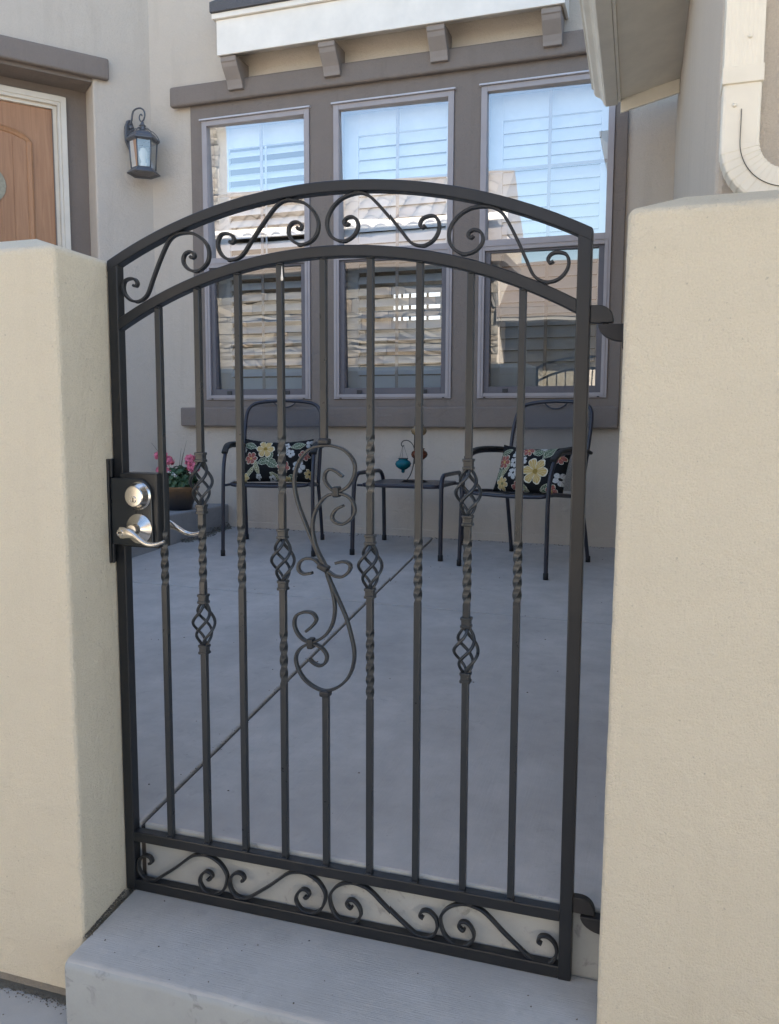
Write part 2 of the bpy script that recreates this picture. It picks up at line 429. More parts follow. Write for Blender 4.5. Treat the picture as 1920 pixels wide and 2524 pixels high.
# ------------------------------------------------------------------ the iron gate
gate = thing('iron_gate', 'black wrought iron garden gate with arched top, scrolls and twisted bars', 'gate', (0, 0, 0))
GW = 1.14; TH = .028
def up_arc(x, off=0): return .484 + math.sqrt((1.254-off)**2 - (x-.57)**2)
def lo_arc(x, off=0): return .4615 + math.sqrt((1.140-off)**2 - (x-.57)**2)
for x0 in (0, GW-TH):
    pf = [(x0, 0.0), (x0+TH, 0.0), (x0+TH, up_arc(x0+TH)-.004), (x0, up_arc(x0)-.004)]
    MB().prism(pf, 0.0, TH, lambda u, v, h: (u, h, v)).build('stile', M['iron'], gate, bevel=.0028, seg=2)
def arc_bar(name, fn, t, x0, x1, y0, y1):
    b = MB(); N = 48; vs = []
    for i in range(N+1):
        x = x0+(x1-x0)*i/N
        vs += [(x, y0, fn(x, t)), (x, y0, fn(x)), (x, y1, fn(x)), (x, y1, fn(x, t))]
    fs = [(i*4+a, i*4+(a+1) % 4, i*4+4+(a+1) % 4, i*4+4+a) for i in range(N) for a in range(4)]+[(0, 1, 2, 3), (N*4+3, N*4+2, N*4+1, N*4)]
    b.add(vs, fs, True); return b.build(name, M['iron'], gate, bevel=.0026, seg=2, auto=40)
arc_bar('arch_rail', up_arc, .0242, -.0006, GW+.0006, -.0007, TH+.0007)
arc_bar('arch_rail', lo_arc, .0250, TH-.001, GW-TH+.001, .0007, TH-.0007)
for n_, z0, z1 in (('mid_rail', .1335, .1605), ('bottom_rail', .0012, .0300)):
    MB().box((TH-.001, .0007, z0), (GW-TH+.001, TH-.0007, z1)).build(n_, M['iron'], gate, bevel=.0028, seg=2)
# balusters: plain square bar, twisted lengths, cages between collars
YC = .014; HS = .0148
def bar_mesh(x, z0, z1, twists, gaps, parent=gate):
    """a square bar with twisted lengths; a gap (cage) splits it into sections, the lowest one is the baluster itself"""
    out = None; cuts = sorted(gaps); lows = [z0]+[c for a, c in cuts]; highs = [a for a, c in cuts]+[z1]
    for lo, hi in zip(lows, highs):
        b = MB(); zs = [(lo, 0.0)]; ang = 0.0
        for a, c in sorted(t for t in twists if lo <= t[0] < hi):
            n = 64; T = round((c-a)/.0295)*.25*2*math.pi
            zs += [(a+(c-a)*k/n, ang+T*k/n) for k in range(n+1)]; ang += T
        zs.append((hi, ang)); vs = []
        for z, q in zs:
            for u, w in rect(HS, HS): vs.append((x+u*math.cos(q)-w*math.sin(q), YC+u*math.sin(q)+w*math.cos(q), z))
        n = len(zs); fs = [(j*4+k, j*4+(k+1) % 4, j*4+4+(k+1) % 4, j*4+4+k) for j in range(n-1) for k in range(4)]
        b.add(vs, fs, True); b.f += [(3, 2, 1, 0), tuple((n-1)*4+k for k in range(4))]; b.sm += [False]*2
        o = b.build('baluster' if out is None else 'bar_section', M['iron_bar'], parent if out is None else out, bevel=.0010, auto=40, seg=2, angle=50)
        out = out or o
    return out
def collar(x, z, parent, s=1.0):
    b = MB()
    for dz in (-.0085, .0085): b.sweep([(x, YC, z+dz-.0032), (x, YC, z+dz+.0032)], rrect(.0245*s, .0245*s, .004), smooth=False)
    b.sweep([(x, YC, z-.008), (x, YC, z+.008)], rrect(.0205*s, .0205*s, .003), smooth=False)
    b.build('collar', M['iron_bar'], parent, bevel=.0012, seg=2)
def cage(x, z0, z1, parent, ph=0.0):
    b = MB(); zc = (z0+z1)/2; hh = (z1-z0)/2
    for k in range(4):
        pts = []
        for i in range(33):
            t = i/32; u = 2*t-1
            r_ = .0040+.0225*max(0.0, math.cos(u*math.pi/2))**1.15
            a = ph+k*math.pi/2+R(235)*(t-.5)
            pts.append((x+r_*math.cos(a), YC+r_*math.sin(a), z0+(z1-z0)*t))
        b.sweep(pts, rrect(.0066, .0066, .0018, 2), transport=True, ref=(1, .2, 0))
    b.build('cage', M['iron_bar'], parent)
SP = {0: dict(tw=[(.809, .954)]), 1: dict(cg=[(1.131, 1.006), (.786, .660)], tw=[(.826, .971)]),
      2: dict(tw=[(.817, .974)]), 3: dict(cg=[(.956, .834)], tw=[(1.046, 1.186), (.594, .724)]),
      5: dict(cg=[(.953, .830)], tw=[(1.056, 1.190), (.579, .745)]), 6: dict(tw=[(.815, .961)]),
      7: dict(cg=[(1.127, 1.005), (.780, .656)], tw=[(.820, .963)]), 8: dict(tw=[(.832, .967)])}
BX = [.132, .239, .3455, .4535, .5635, .671, .7815, .893, 1.003]
for i in range(9):
    x = BX[i]; zt = lo_arc(x, .0250)+.0008
    if i == 4:
        bar_mesh(x-.004, 1.176, lo_arc(x-.004, .025)+.0008, [], [])
        bar_mesh(x-.002, .160, .580, [], [])
        continue
    d = SP[i]; cg = d.get('cg', [])
    o = bar_mesh(x, .160, zt, d['tw'], [(a[1]+.004, a[0]-.004) for a in cg])
    for hi, lo in cg:
        collar(x, hi, o); collar(x, lo, o); cage(x, lo+.006, hi-.006, o, random.uniform(0, .6))
# weld beads where bars meet rails
def bead(x, z, w=.010, h=.004, y=.004):
    MB().lathe([(0, -h), (w*.7, -h*.6), (w, 0), (w*.7, h*.6), (0, h)], 8, Matrix.Translation((x, y, z)) @ Matrix.Diagonal((1, .7, 1, 1))).build('weld_bead', M['iron'], gate)
for i in range(9):
    x = BX[i]-(.003 if i == 4 else 0)
    bead(x, .1612, .0105, .0035, .006); bead(x+.003, lo_arc(x, .025)-.001, .010, .0032, .008)
SCROLL_UP = [(0.3274, 1.6273), (0.3337, 1.6228), (0.3394, 1.6293), (0.334, 1.6407), (0.3197, 1.6454), (0.3056, 1.6429), (0.2977, 1.6285), (0.2994, 1.6111), (0.3107, 1.5948), (0.3286, 1.5862), (0.3466, 1.5876), (0.3626, 1.597), (0.3827, 1.6225), (0.4065, 1.6522), (0.4301, 1.6793), (0.4494, 1.698), (0.4667, 1.7061), (0.4875, 1.7061), (0.5137, 1.6988), (0.534, 1.6833), (0.5469, 1.6625), (0.549, 1.6425), (0.5411, 1.6232), (0.5243, 1.6116), (0.5055, 1.6094), (0.4874, 1.6182), (0.4773, 1.634), (0.4782, 1.648), (0.487, 1.6575), (0.4995, 1.6583), (0.5081, 1.652), (0.508, 1.644), (0.5012, 1.6425), (0.4975, 1.6474)]
SCROLL_LOW = [(0.0645, 0.0749), (0.0728, 0.0799), (0.0677, 0.0923), (0.0514, 0.0944), (0.0355, 0.0806), (0.0315, 0.06), (0.0397, 0.0406), (0.0576, 0.031), (0.0796, 0.0326), (0.1017, 0.0466), (0.1457, 0.0792), (0.1891, 0.1152), (0.2129, 0.1253), (0.2416, 0.1269), (0.2723, 0.1132), (0.2913, 0.0879), (0.2908, 0.0638), (0.2786, 0.0399), (0.2551, 0.0266), (0.2301, 0.0306), (0.2149, 0.0496), (0.2174, 0.0685), (0.2313, 0.0836), (0.2458, 0.082), (0.2498, 0.0716), (0.2413, 0.0632), (0.2362, 0.0671)]
UP_T = [(0.9546, 0.2295, 0.1268, -0.0871, 0), (1.0, 0.0, 0.0, 0.0, 0), (1.0046, 0.0145, 1.1454, 0.0012, 1), (1.0082, -0.2409, 1.0022, -0.1776, 1)]
LOW_T = [(1.0, -0.0, 0.0, 0.0, 0), (0.9925, 0.0059, 0.2692, 0.0022, 0), (1.0147, -0.0071, 0.8671, -0.003, 1), (1.0142, -0.0366, 1.1369, -0.01, 1)]
def scroll_obj(pts2, T, th, dep):
    a, c, ox, oz, mir = T; q = complex(a, c); o = complex(ox, oz)
    P = [q*complex(-x if mir else x, z)+o for x, z in pts2]
    path = smooth_path([(p.real, .012, p.imag) for p in P], 6)
    MB().sweep(path, rrect(th, dep, .0012, 1), ref=(0, 1, 0), smooth=True, scale=lambda t: 1.0).build('scroll', M['iron'], gate, auto=38)
for T in UP_T: scroll_obj(SCROLL_UP, T, .0062, .0135)
for T in LOW_T: scroll_obj(SCROLL_LOW, T, .0066, .0135)
def weld_at(pts, T):
    a, c, ox, oz, mir = T
    for x, z in pts:
        p = complex(a, c)*complex(-x if mir else x, z)+complex(ox, oz); bead(p.real, p.imag, .0085, .0035, .009)
for T in UP_T: weld_at([(.4770, 1.7095), (.3300, 1.5835), (.5065, 1.6065)], T)
for T in LOW_T: weld_at([(.0600, .0290), (.2420, .0255), (.2280, .1300), (.0500, .0300)], T)
C1 = [(0.605, 1.0931), (0.5894, 1.1043), (0.5753, 1.109), (0.5636, 1.1023), (0.56, 1.0876), (0.5672, 1.0731), (0.5782, 1.0632), (0.5892, 1.0591), (0.6034, 1.0618), (0.6205, 1.0746), (0.6329, 1.0981), (0.6323, 1.1255), (0.6144, 1.1492), (0.5895, 1.1604), (0.5613, 1.1629), (0.5296, 1.1564), (0.507, 1.1388), (0.4913, 1.1125), (0.4846, 1.0827), (0.4876, 1.0531), (0.4964, 1.0206), (0.5123, 0.9823), (0.5314, 0.9383), (0.5473, 0.9047), (0.5585, 0.8843), (0.5743, 0.8493), (0.5933, 0.81), (0.6123, 0.7692), (0.6249, 0.728), (0.6328, 0.6894), (0.6296, 0.6557), (0.6185, 0.6286), (0.6009, 0.6084), (0.5783, 0.5943), (0.5555, 0.589), (0.5294, 0.5968), (0.5064, 0.6124), (0.4916, 0.6343), (0.4852, 0.6571), (0.4903, 0.6762), (0.5053, 0.6915), (0.5244, 0.6991), (0.5398, 0.6971), (0.556, 0.6869), (0.5646, 0.6723), (0.5597, 0.6556), (0.546, 0.6484), (0.5313, 0.6528), (0.5193, 0.6628)]
C2 = [(0.6064, 1.0268), (0.5891, 1.018), (0.5787, 1.0014), (0.5859, 0.989), (0.6048, 0.9848), (0.6236, 0.9967), (0.6335, 1.0138), (0.6292, 1.0364), (0.6143, 1.0502), (0.5924, 1.0545), (0.5671, 1.0487), (0.5486, 1.0307), (0.5344, 1.0035), (0.5297, 0.9741), (0.534, 0.9444), (0.5442, 0.9165), (0.5601, 0.8883), (0.567, 0.8623), (0.5765, 0.8359), (0.5828, 0.8092), (0.5846, 0.7792), (0.5781, 0.7489), (0.5626, 0.7242), (0.5414, 0.7086), (0.5235, 0.7039), (0.5054, 0.707), (0.489, 0.7225), (0.4819, 0.7435), (0.4884, 0.7641), (0.5108, 0.7741), (0.5298, 0.7713), (0.5381, 0.7573), (0.5276, 0.7411), (0.5121, 0.7276)]
C3 = [(0.5278, 0.8674), (0.5066, 0.8637), (0.4936, 0.8729), (0.4963, 0.8898), (0.5117, 0.9003), (0.5312, 0.9002), (0.5472, 0.8888), (0.5575, 0.8807), (0.5696, 0.8721), (0.5855, 0.8635), (0.6045, 0.8638), (0.6203, 0.8776), (0.6222, 0.8919), (0.6078, 0.8985), (0.5862, 0.8934)]
mid = MB()
ends = lambda t: 1.0
for P_, dy in ((C1, 0), (C2, .0), (C3, .001)):
    mid.sweep(smooth_path([(x, .014+dy, z) for x, z in P_], 6), rrect(.0064, .0142, .0013, 1), smooth=True)
orn = mid.build('center_scroll', M['iron_bar'], gate, auto=38)
for (x, z, ang, w) in ((.5902, 1.0582, 0, .016), (.5569, .8827, R(25), .026), (.5244, .7003, 0, .016)):
    MM = Matrix.Translation((x, .014, z)) @ Matrix.Rotation(ang, 4, 'Y')
    MB().box((-w/2, -.0125, -.0075) if w > .02 else (-.0075, -.0125, -.0125), (w/2, .0125, .0075) if w > .02 else (.0075, .0125, .0125), MM).build('collar', M['iron'], orn, bevel=.004, seg=3)
for x, z in ((.5600, 1.1716), (.5605, .5835)):
    MB().box((x-.0125, .0015, z-.0075), (x+.0125, .0265, z+.0075)).build('collar', M['iron'], orn, bevel=.0045, seg=3)

# lock box, strike, deadbolt, lever
lb = MB()
LX0, LX1, LZ0, LZ1, LY0, LY1 = .0262, .1335, .9075, 1.0905, -.012, .040
lb.box((LX0, LY0, LZ0), (LX1, LY1, LZ1))
box = lb.build('lock_box', M['iron'], gate, bevel=.003, seg=2)
# raised cover plate with a large round upper corner
pl = [(.004, .9125), (.122, .9125), (.120, 1.040)]
for i in range(1, 9): a = R(90*i/8); pl.append((.082+.038*math.cos(a), 1.040+.038*math.sin(a)))
pl += [(.004, 1.078)]
MB().prism(pl, -.0195, -.0115, lambda u, v, h: (u, h, v)).build('cover_plate', M['iron_bar'], box, bevel=.0045, seg=3)
st = MB()
st.box((-.0215, -.024, .866), (.0035, -.003, 1.124)); st.box((.0035, -.0215, .866), (.0105, -.014, .915)); st.box((.0035, -.0215, 1.079), (.0105, -.014, 1.123))
st.box((-.0070, -.003, .866), (-.0012, .030, 1.124))
strike = st.build('strike_plate', M['iron'], gate, bevel=.002, seg=2)
YM = Matrix.Rotation(R(90), 4, 'X')      # lathe axis z -> -y
def lathe_y(prof, x, y, z, k=40): return MB().lathe(prof, k, Matrix.Translation((x, y, z)) @ YM)
db = lathe_y([(.0, 0), (.0345, 0), (.0345, .003), (.0325, .0055), (.0310, .007), (.0255, .0225), (.0232, .0245), (.0, .0250)], .087, -.0196, 1.036).build('deadbolt', M['nickel'], gate, auto=22)
lathe_y([(0, 0), (.0085, 0), (.0085, .0012), (.0074, .0018), (.0074, .0008), (0, .0008)], .087, -.0443, 1.029, 28).build('key_cylinder', M['nickel'], db, auto=30)
MB().box((.0860, -.0462, 1.0245), (.0882, -.0450, 1.0335)).box((.0850, -.0462, 1.0235), (.0890, -.0450, 1.0262)).build('keyway', M['key'], db, bevel=.0004)
lv = lathe_y([(0, 0), (.0365, 0), (.0365, .0025), (.0335, .0045), (.0150, .0130), (.0130, .0150), (.0122, .0330), (0, .0330)], .085, -.0196, .9555).build('door_lever', M['nickel'], gate, auto=22)
def lever(parent, cx, cy, cz, sgn, pts):
    path = smooth_path([(cx+px, cy+sgn*py, cz+pz) for px, py, pz in pts], 6)
    n = len(path)-1
    hs = [.0145, .0150, .0125, .0088, .0072, .0064, .0060, .0056, .0050, .0042]
    b = MB(); vs = []; k = 12
    for i, p in enumerate(path):
        t = i/n; u = t*(len(hs)-1); a = int(min(u, len(hs)-2)); h = hs[a]+(hs[a+1]-hs[a])*(u-a)
        tg = (path[min(i+1, n)]-path[max(i-1, 0)]).normalized(); bb = Vector((0, 1, 0)); nn = bb.cross(tg)
        for q in range(k):
            an = 2*math.pi*q/k; vs.append(p+nn*h*math.sin(an)+bb*.0058*math.cos(an))
    fs = [(i*k+q, i*k+(q+1) % k, (i+1)*k+(q+1) % k, (i+1)*k+q) for i in range(n) for q in range(k)]+[tuple(range(k))[::-1], tuple(n*k+q for q in range(k))]
    b.add(vs, fs, True); return b.build('handle', M['nickel'], parent, subsurf=1)
PTS = [(-.016, 0, .000), (-.006, 0, .0005), (.008, 0, -.0005), (.022, 0, -.0045), (.036, -.001, -.012), (.050, -.002, -.0195), (.063, -.003, -.0235), (.077, -.003, -.0245), (.092, -.001, -.0215), (.106, .003, -.0155)]
lever(lv, .071, -.0560, .9485, 1, PTS)
lathe_y([(0, 0), (.0088, 0), (.0088, .0014), (.0074, .002), (.0074, .0008), (0, .0008)], .0595, -.0610, .9490, 28).build('key_cylinder', M['nickel'], lv, auto=30)
MB().box((.0548, -.0632, .9480), (.0640, -.0618, .9500)).box((.0548, -.0632, .9470), (.0575, -.0618, .9510)).build('keyway', M['key'], lv, bevel=.0004)
lvb = MB().lathe([(0, 0), (.0365, 0), (.0365, .0025), (.0335, .0045), (.0150, .0130), (.0125, .0150), (.0122, .0330), (0, .0330)], 40,
     Matrix.Translation((.085, .040, .9555)) @ Matrix.Rotation(R(-90), 4, 'X')).build('door_lever', M['nickel'], gate, auto=22)
lever(lvb, .085, .078, .9560, 1, [(-.010, 0, .000), (.004, 0, .0), (.020, 0, -.001), (.034, .002, -.006), (.048, .006, -.014), (.060, .010, -.021), (.072, .012, -.0245), (.084, .014, -.0245), (.096, .016, -.021), (.106, .018, -.0155)])

# hinges: quarter-round tabs
def quarter(x0, x1, zflat, h, up_=True, n=10):
    pts = [(x0, zflat), (x0, zflat+(h if up_ else -h))]
    for i in range(n+1):
        a = R(90*i/n)
        pts.append((x0+(x1-x0)*(.30+.70*math.sin(a)), zflat+(h if up_ else -h)*math.cos(a)**.8 if i < n else zflat))
    return pts
for zc, nm in ((1.414, 0), (.158, 1)):
    h = MB(); q = quarter(1.1395, 1.186, zc+.001, .036); h.prism(q, .004, .024, lambda u, v, hh: (u, hh, v))
    ho = h.build('hinge', M['iron'] if nm == 0 else M['iron_old'], gate, bevel=.002, seg=2)
    k = MB(); q = [(1.211, zc-.002), (1.211, zc-.036)]
    for i in range(9): a = R(90*i/8); q.append((1.206-.050*math.sin(a)**1.0, zc-.002-.034*math.cos(a)))
    k.prism(q, .000, .028, lambda u, v, hh: (u, hh, v))
    k.lathe([(0, zc-.006), (.006, zc-.006), (.006, zc+.010), (0, zc+.010)], 14, Matrix.Translation((1.170, .014, 0)))
    k.box((1.2040, -.010, zc-.052), (1.212, .038, zc+(.030 if nm else -.003)))
    k.build('hinge_bracket', M['iron_old'], ho, bevel=.0015)
# white paint chip on one baluster
MB().lathe([(0, 0), (.0032, .001), (.0036, .006), (.0022, .013), (.0008, .030), (0, .034)], 8, Matrix.Translation((.4615, .0062, 1.532)) @ Matrix.Diagonal((.9, .35, 1, 1))).build('paint_drip', M['trim_white'], gate)

# ------------------------------------------------------------------ the house
house = thing('house', 'beige stucco house with brown window surround, white awning and wooden front door', 'house', (-.6, 4.18, .35))
def hpart(b, name, mat, parent=None, **kw):
    """world-built part kept under the house"""
    o = b.build(name, mat, None, **kw); p = parent if parent is not None else house
    o.parent = p
    o.matrix_parent_inverse = Matrix.Translation(p.location).inverted() if p is house else Matrix.Identity(4)
    return o
HY = 4.18
WIN = [(-2.198, -1.293), (-1.099, -.196), (-.002, .900)]
WZ0, WZ1 = 1.397, 3.531
def grid_panel(xs, zs, solid, y0, y1):
    b = MB(); nx, nz = len(xs)-1, len(zs)-1
    S_ = lambda i, j: 0 <= i < nx and 0 <= j < nz and solid(i, j)
    for i in range(nx):
        for j in range(nz):
            if not S_(i, j): continue
            x0, x1, z0, z1 = xs[i], xs[i+1], zs[j], zs[j+1]
            b.add([(x0,y0,z0),(x1,y0,z0),(x1,y0,z1),(x0,y0,z1)], [(0,1,2,3)]); b.add([(x0,y1,z0),(x1,y1,z0),(x1,y1,z1),(x0,y1,z1)], [(3,2,1,0)])
            if not S_(i-1, j): b.add([(x0,y0,z0),(x0,y1,z0),(x0,y1,z1),(x0,y0,z1)], [(3,2,1,0)])
            if not S_(i+1, j): b.add([(x1,y0,z0),(x1,y1,z0),(x1,y1,z1),(x1,y0,z1)], [(0,1,2,3)])
            if not S_(i, j-1): b.add([(x0,y0,z0),(x1,y0,z0),(x1,y1,z0),(x0,y1,z0)], [(3,2,1,0)])
            if not S_(i, j+1): b.add([(x0,y0,z1),(x1,y0,z1),(x1,y1,z1),(x0,y1,z1)], [(0,1,2,3)])
    return b
def holes(xs, zs):
    def f(i, j):
        xm, zm = (xs[i]+xs[i+1])/2, (zs[j]+zs[j+1])/2
        return not (WZ0 < zm < WZ1 and any(a < xm < c for a, c in WIN))
    return f
KX = -2.672
wx = sorted([KX, 1.45]+[v for w_ in WIN for v in w_])
wz = [.30, WZ0, WZ1, 6.2]
e_ = .0
hpart(grid_panel(wx, wz, holes(wx, wz), HY, HY+.16), 'wall', M['house_stucco'])
px = sorted([-2.303, .985]+[v for w_ in WIN for v in w_]); pz = [1.186, WZ0, WZ1, 3.80]
hpart(grid_panel(px, pz, holes(px, pz), HY-.022, HY+.001), 'window_surround', M['brown_stucco'], bevel=.006, seg=2)
hpart(MB().box((-2.455, HY-.075, 3.650), (1.262, HY-.021, 3.800)), 'header_band', M['brown_stucco'], bevel=.020, seg=3)
hpart(MB().box((-2.42, HY-.070, 1.186), (.985, HY-.0215, 1.336)), 'sill_band', M['brown_stucco'], bevel=.012, seg=3)
hpart(MB().box((KX, HY-.012, .30), (1.30, HY+.01, .425)), 'weep_band', M['house_stucco'], bevel=.004)
# unseen upper mass, raised and widened to keep the sun off the gate
hpart(MB().box((1.285, HY+.02, 0), (8, HY+.18, 6.2)), 'wall', M['house_stucco'])
hpart(MB().prism([(4.0, 6.20), (11.5, 6.20), (7.7, 7.6)], -6, 8.3, lambda u, v, h: (h, u, v)), 'roof', M['shingle'])
# angled entry wall on the left
EA = R(50); EN = Vector((math.sin(EA), -math.cos(EA), 0)); ED = Vector((-math.cos(EA), -math.sin(EA), 0))
def WL(s, o, z): return (KX+ED.x*s+EN.x*o, HY+ED.y*s+EN.y*o, z)
def lbox(b, s0, s1, o0, o1, z0, z1):
    vs = [WL(s, o, z) for z in (z0, z1) for s, o in ((s0, o0), (s1, o0), (s1, o1), (s0, o1))]
    return b.add(vs, [(0,1,2,3),(7,6,5,4),(0,4,5,1),(1,5,6,2),(2,6,7,3),(3,7,4,0)])
DS0, DS1, DZ = .440, 2.0, 3.832
b = MB(); b.prism([(-.10, .3), (DS0, .3), (DS0, DZ), (DS1, DZ), (DS1, .3), (3.2, .3), (3.2, 6.2), (-.10, 6.2)], -.30, 0, lambda u, v, h: WL(u, h, v))
hpart(b, 'wall', M['house_stucco'], bevel=.014, seg=3)
b = MB(); lbox(b, .325, 2.2, -.002, .052, 3.822, 3.978)
hpart(b, 'door_header', M['brown_stucco'], bevel=.016, seg=3)
b = MB(); lbox(b, DS0-.05, .70, -.36, -.245, .5, 3.66); lbox(b, DS0-.05, DS1, -.36, -.245, 3.6601, DZ+.1); lbox(b, DS0+.004, DS1, -.246, -.004, DZ-.035, DZ-.001)
hpart(b, 'entry_recess', M['brown_stucco'])
b = MB()
for s0, s1, o in ((.598, .640, -.205), (.640, .664, -.213), (.664, .690, -.240)):
    lbox(b, s0, s1, -.30, o, .5, 3.72-(s0-.598)); lbox(b, s1, 1.85, -.30, o, 3.72-(s1-.598), 3.72-(s0-.598))
hpart(b, 'door_frame', M['door_white'], bevel=.004, seg=2)
b = MB(); lbox(b, .6905, 1.80, -.30, -.262, .565, 3.626)
door = hpart(b, 'front_door', M['wood'], bevel=.003)
# recessed arched panel of planks with a moulded edge
def dpart(b, name, mat, **kw):
    o = b.build(name, mat, door, **kw); return o
arch = [(.868, .60), (.868, 3.355), (.90, 3.385), (.95, 3.408), (1.00, 3.422), (1.07, 3.432), (1.15, 3.437), (1.25, 3.437), (1.38, 3.43), (1.50, 3.40), (1.60, 3.36), (1.60, .60)]
b = MB(); pth = [Vector(WL(s, -.259, z)) for s, z in arch[:-0 or None]]
b.sweep(pth, [(-.022, -.002), (-.020, .008), (-.008, .014), (.004, .008), (.016, .005), (.024, -.002)], ref=EN, smooth=False)
dpart(b, 'panel_moulding', M['wood'])
for s0 in (.893, .9905, 1.088, 1.1855, 1.283, 1.3805):
    b = MB(); lbox(b, s0+.0018, s0+.0957, -.263, -.2585, .60, 3.37+.02*math.sin((s0-.85)*3)); dpart(b, 'plank', M['wood'], bevel=.002)
b = MB(); n_ = 24
b.prism([(1.235+.19*math.cos(2*math.pi*i/n_)*(1-.0), 3.00+.165*math.sin(2*math.pi*i/n_)) for i in range(n_)], -.2584, -.250, lambda u, v, h: WL(u, h, v))
dpart(b, 'door_glass', M['door_glass'], bevel=.003)

# awning over the windows
b = MB(); AX0, AX1, AY = -1.940, .578, 3.950
b.prism([(AY, 3.903), (AY+.02, 3.903), (AY+.02, 4.148), (AY, 4.148)], AX0, AX1, lambda u, v, h: (h, u, v))
b.box((AX0, AY+.0205, 3.903), (AX0+.02, HY, 4.148)); b.box((AX1-.02, AY+.0205, 3.903), (AX1, HY, 4.148))
hpart(b, 'awning_fascia', M['trim_white'], bevel=.003)
hpart(MB().box((AX0-.026, AY-.024, 4.150), (AX1+.026, HY, 4.188)), 'awning_trim', M['trim_white'], bevel=.003)
hpart(MB().prism([(AY-.045, 4.190), (AY-.045, 4.258), (HY, 4.44), (HY, 4.190)], AX0-.03, AX1+.03, lambda u, v, h: (h, u, v)), 'awning_roof', M['shingle'])
hpart(MB().box((AX0+.0205, AY+.021, 3.985), (AX1-.0205, HY, 3.997)), 'awning_soffit', M['trim_white'])
for cx in (-1.862, -1.080, -.288, .487):
    pf = [(HY-.001, 3.902), (AY+.022, 3.902), (AY+.022, 3.868), (AY+.032, 3.862), (AY+.045, 3.835), (AY+.075, 3.800), (AY+.105, 3.765), (AY+.120, 3.730), (AY+.126, 3.706), (HY-.001, 3.706)]
    hpart(MB().prism(pf, cx-.063, cx+.063, lambda u, v, h: (h, u, v)), 'corbel', M['corbel'], bevel=.004)
    # stucco stains are left to the material

# windows with shutters behind
def window(idx, x0, x1):
    b = MB(); fw_ = .042; y0, y1 = HY-.034, HY+.085
    b.box((x0, y0, WZ0), (x0+fw_, y1, WZ1)); b.box((x1-fw_, y0, WZ0), (x1, y1, WZ1))
    b.box((x0+fw_, y0+.001, WZ1-.037), (x1-fw_, y1, WZ1)); b.box((x0+fw_, y0+.001, WZ0), (x1-fw_, y1, WZ0+.036))
    b.box((x0+fw_, y0+.001, 2.423), (x1-fw_, y1, 2.496))
    w = hpart(b, 'window', M['frame_taupe'], bevel=.0022)
    def wp(b, name, mat, **kw): return b.build(name, mat, w, **kw)
    # inner bead of the fixed light and the tracked lower frame
    b = MB()
    for a, c in ((x0+.018, x0+.024), (x1-.024, x1-.018)): b.box((a, y0-.005, WZ0+.012), (c, y0-.0002, 2.46))
    b.box((x0+.024, y0-.005, WZ0+.012), (x1-.024, y0-.0002, WZ0+.017)); b.box((x0+.024, y0-.005, 2.452), (x1-.024, y0-.0002, 2.458))
    wp(b, 'screen_track', M['frame_taupe'], bevel=.0015)
    xa, xb, za, zb = x0+fw_+.001, x1-fw_-.001, WZ0+.037, 2.422
    b = MB(); sw = .037
    b.box((xa, HY-.016, za), (xa+sw, HY+.050, zb)); b.box((xb-sw, HY-.016, za), (xb, HY+.050, zb))
    b.box((xa+sw, HY-.0155, za), (xb-sw, HY+.050, za+.046)); b.box((xa+sw, HY-.0155, zb-.014), (xb-sw, HY+.050, zb))
    wp(b, 'sash', M['sash_dark'], bevel=.002)
    for cx in (x0+.2, x1-.2):
        wp(MB().box((cx-.019, HY-.024, za+.001), (cx+.019, HY-.0158, za+.030)), 'sash_clip', M['clip'], bevel=.002)
    for cx in (x0+.055, x1-.055):
        wp(MB().box((cx-.008, HY-.0375, WZ0+.003), (cx+.008, HY-.0335, WZ0+.010)), 'weep_hole', M['clip'])
    wp(MB().box((x0-.012, y0-.018, WZ1+.001), (x1+.012, y0+.012, WZ1+.013)), 'drip_cap', M['flash'], bevel=.002)
    # panes sit very slightly out of true, as insulated glass does
    ay, at = R(1.5), R(2.0); zo = HY+.024
    def pane(xa, xb, za, zb):
        xm, zm = (xa+xb)/2, (za+zb)/2
        Y = lambda x, z: zo + math.tan(ay)*(x-xm) - math.tan(at)*(z-zm)
        c4 = [(xa, za), (xb, za), (xb, zb), (xa, zb)]
        b = MB(); b.add([(x, Y(x, z), z) for x, z in c4]+[(x, Y(x, z)+.004, z) for x, z in c4], [(0,1,2,3)])
        return b
    wp(pane(x0+fw_-.004, x1-fw_+.004, 2.492, WZ1-.033), 'pane', M['glass'])
    wp(pane(xa+sw-.004, xb-sw+.004, za+.042, zb-.010), 'pane', M['screen_glass'])
    ym = HY+.072; xm = (x0+x1)/2+(.012 if idx == 2 else .004)
    b = MB(); b.box((xm-.011, ym, 2.497), (xm+.011, ym+.008, WZ1-.038)); b.box((x0+fw_, ym+.0003, 2.983), (xm-.0112, ym+.0077, 3.003)); b.box((xm+.0112, ym+.0003, 2.983), (x1-fw_, ym+.0077, 3.003))
    b.box((xm-.011, ym, za+.047), (xm+.011, ym+.008, zb-.015))
    wp(b, 'muntin', M['frame_taupe'])
    return w
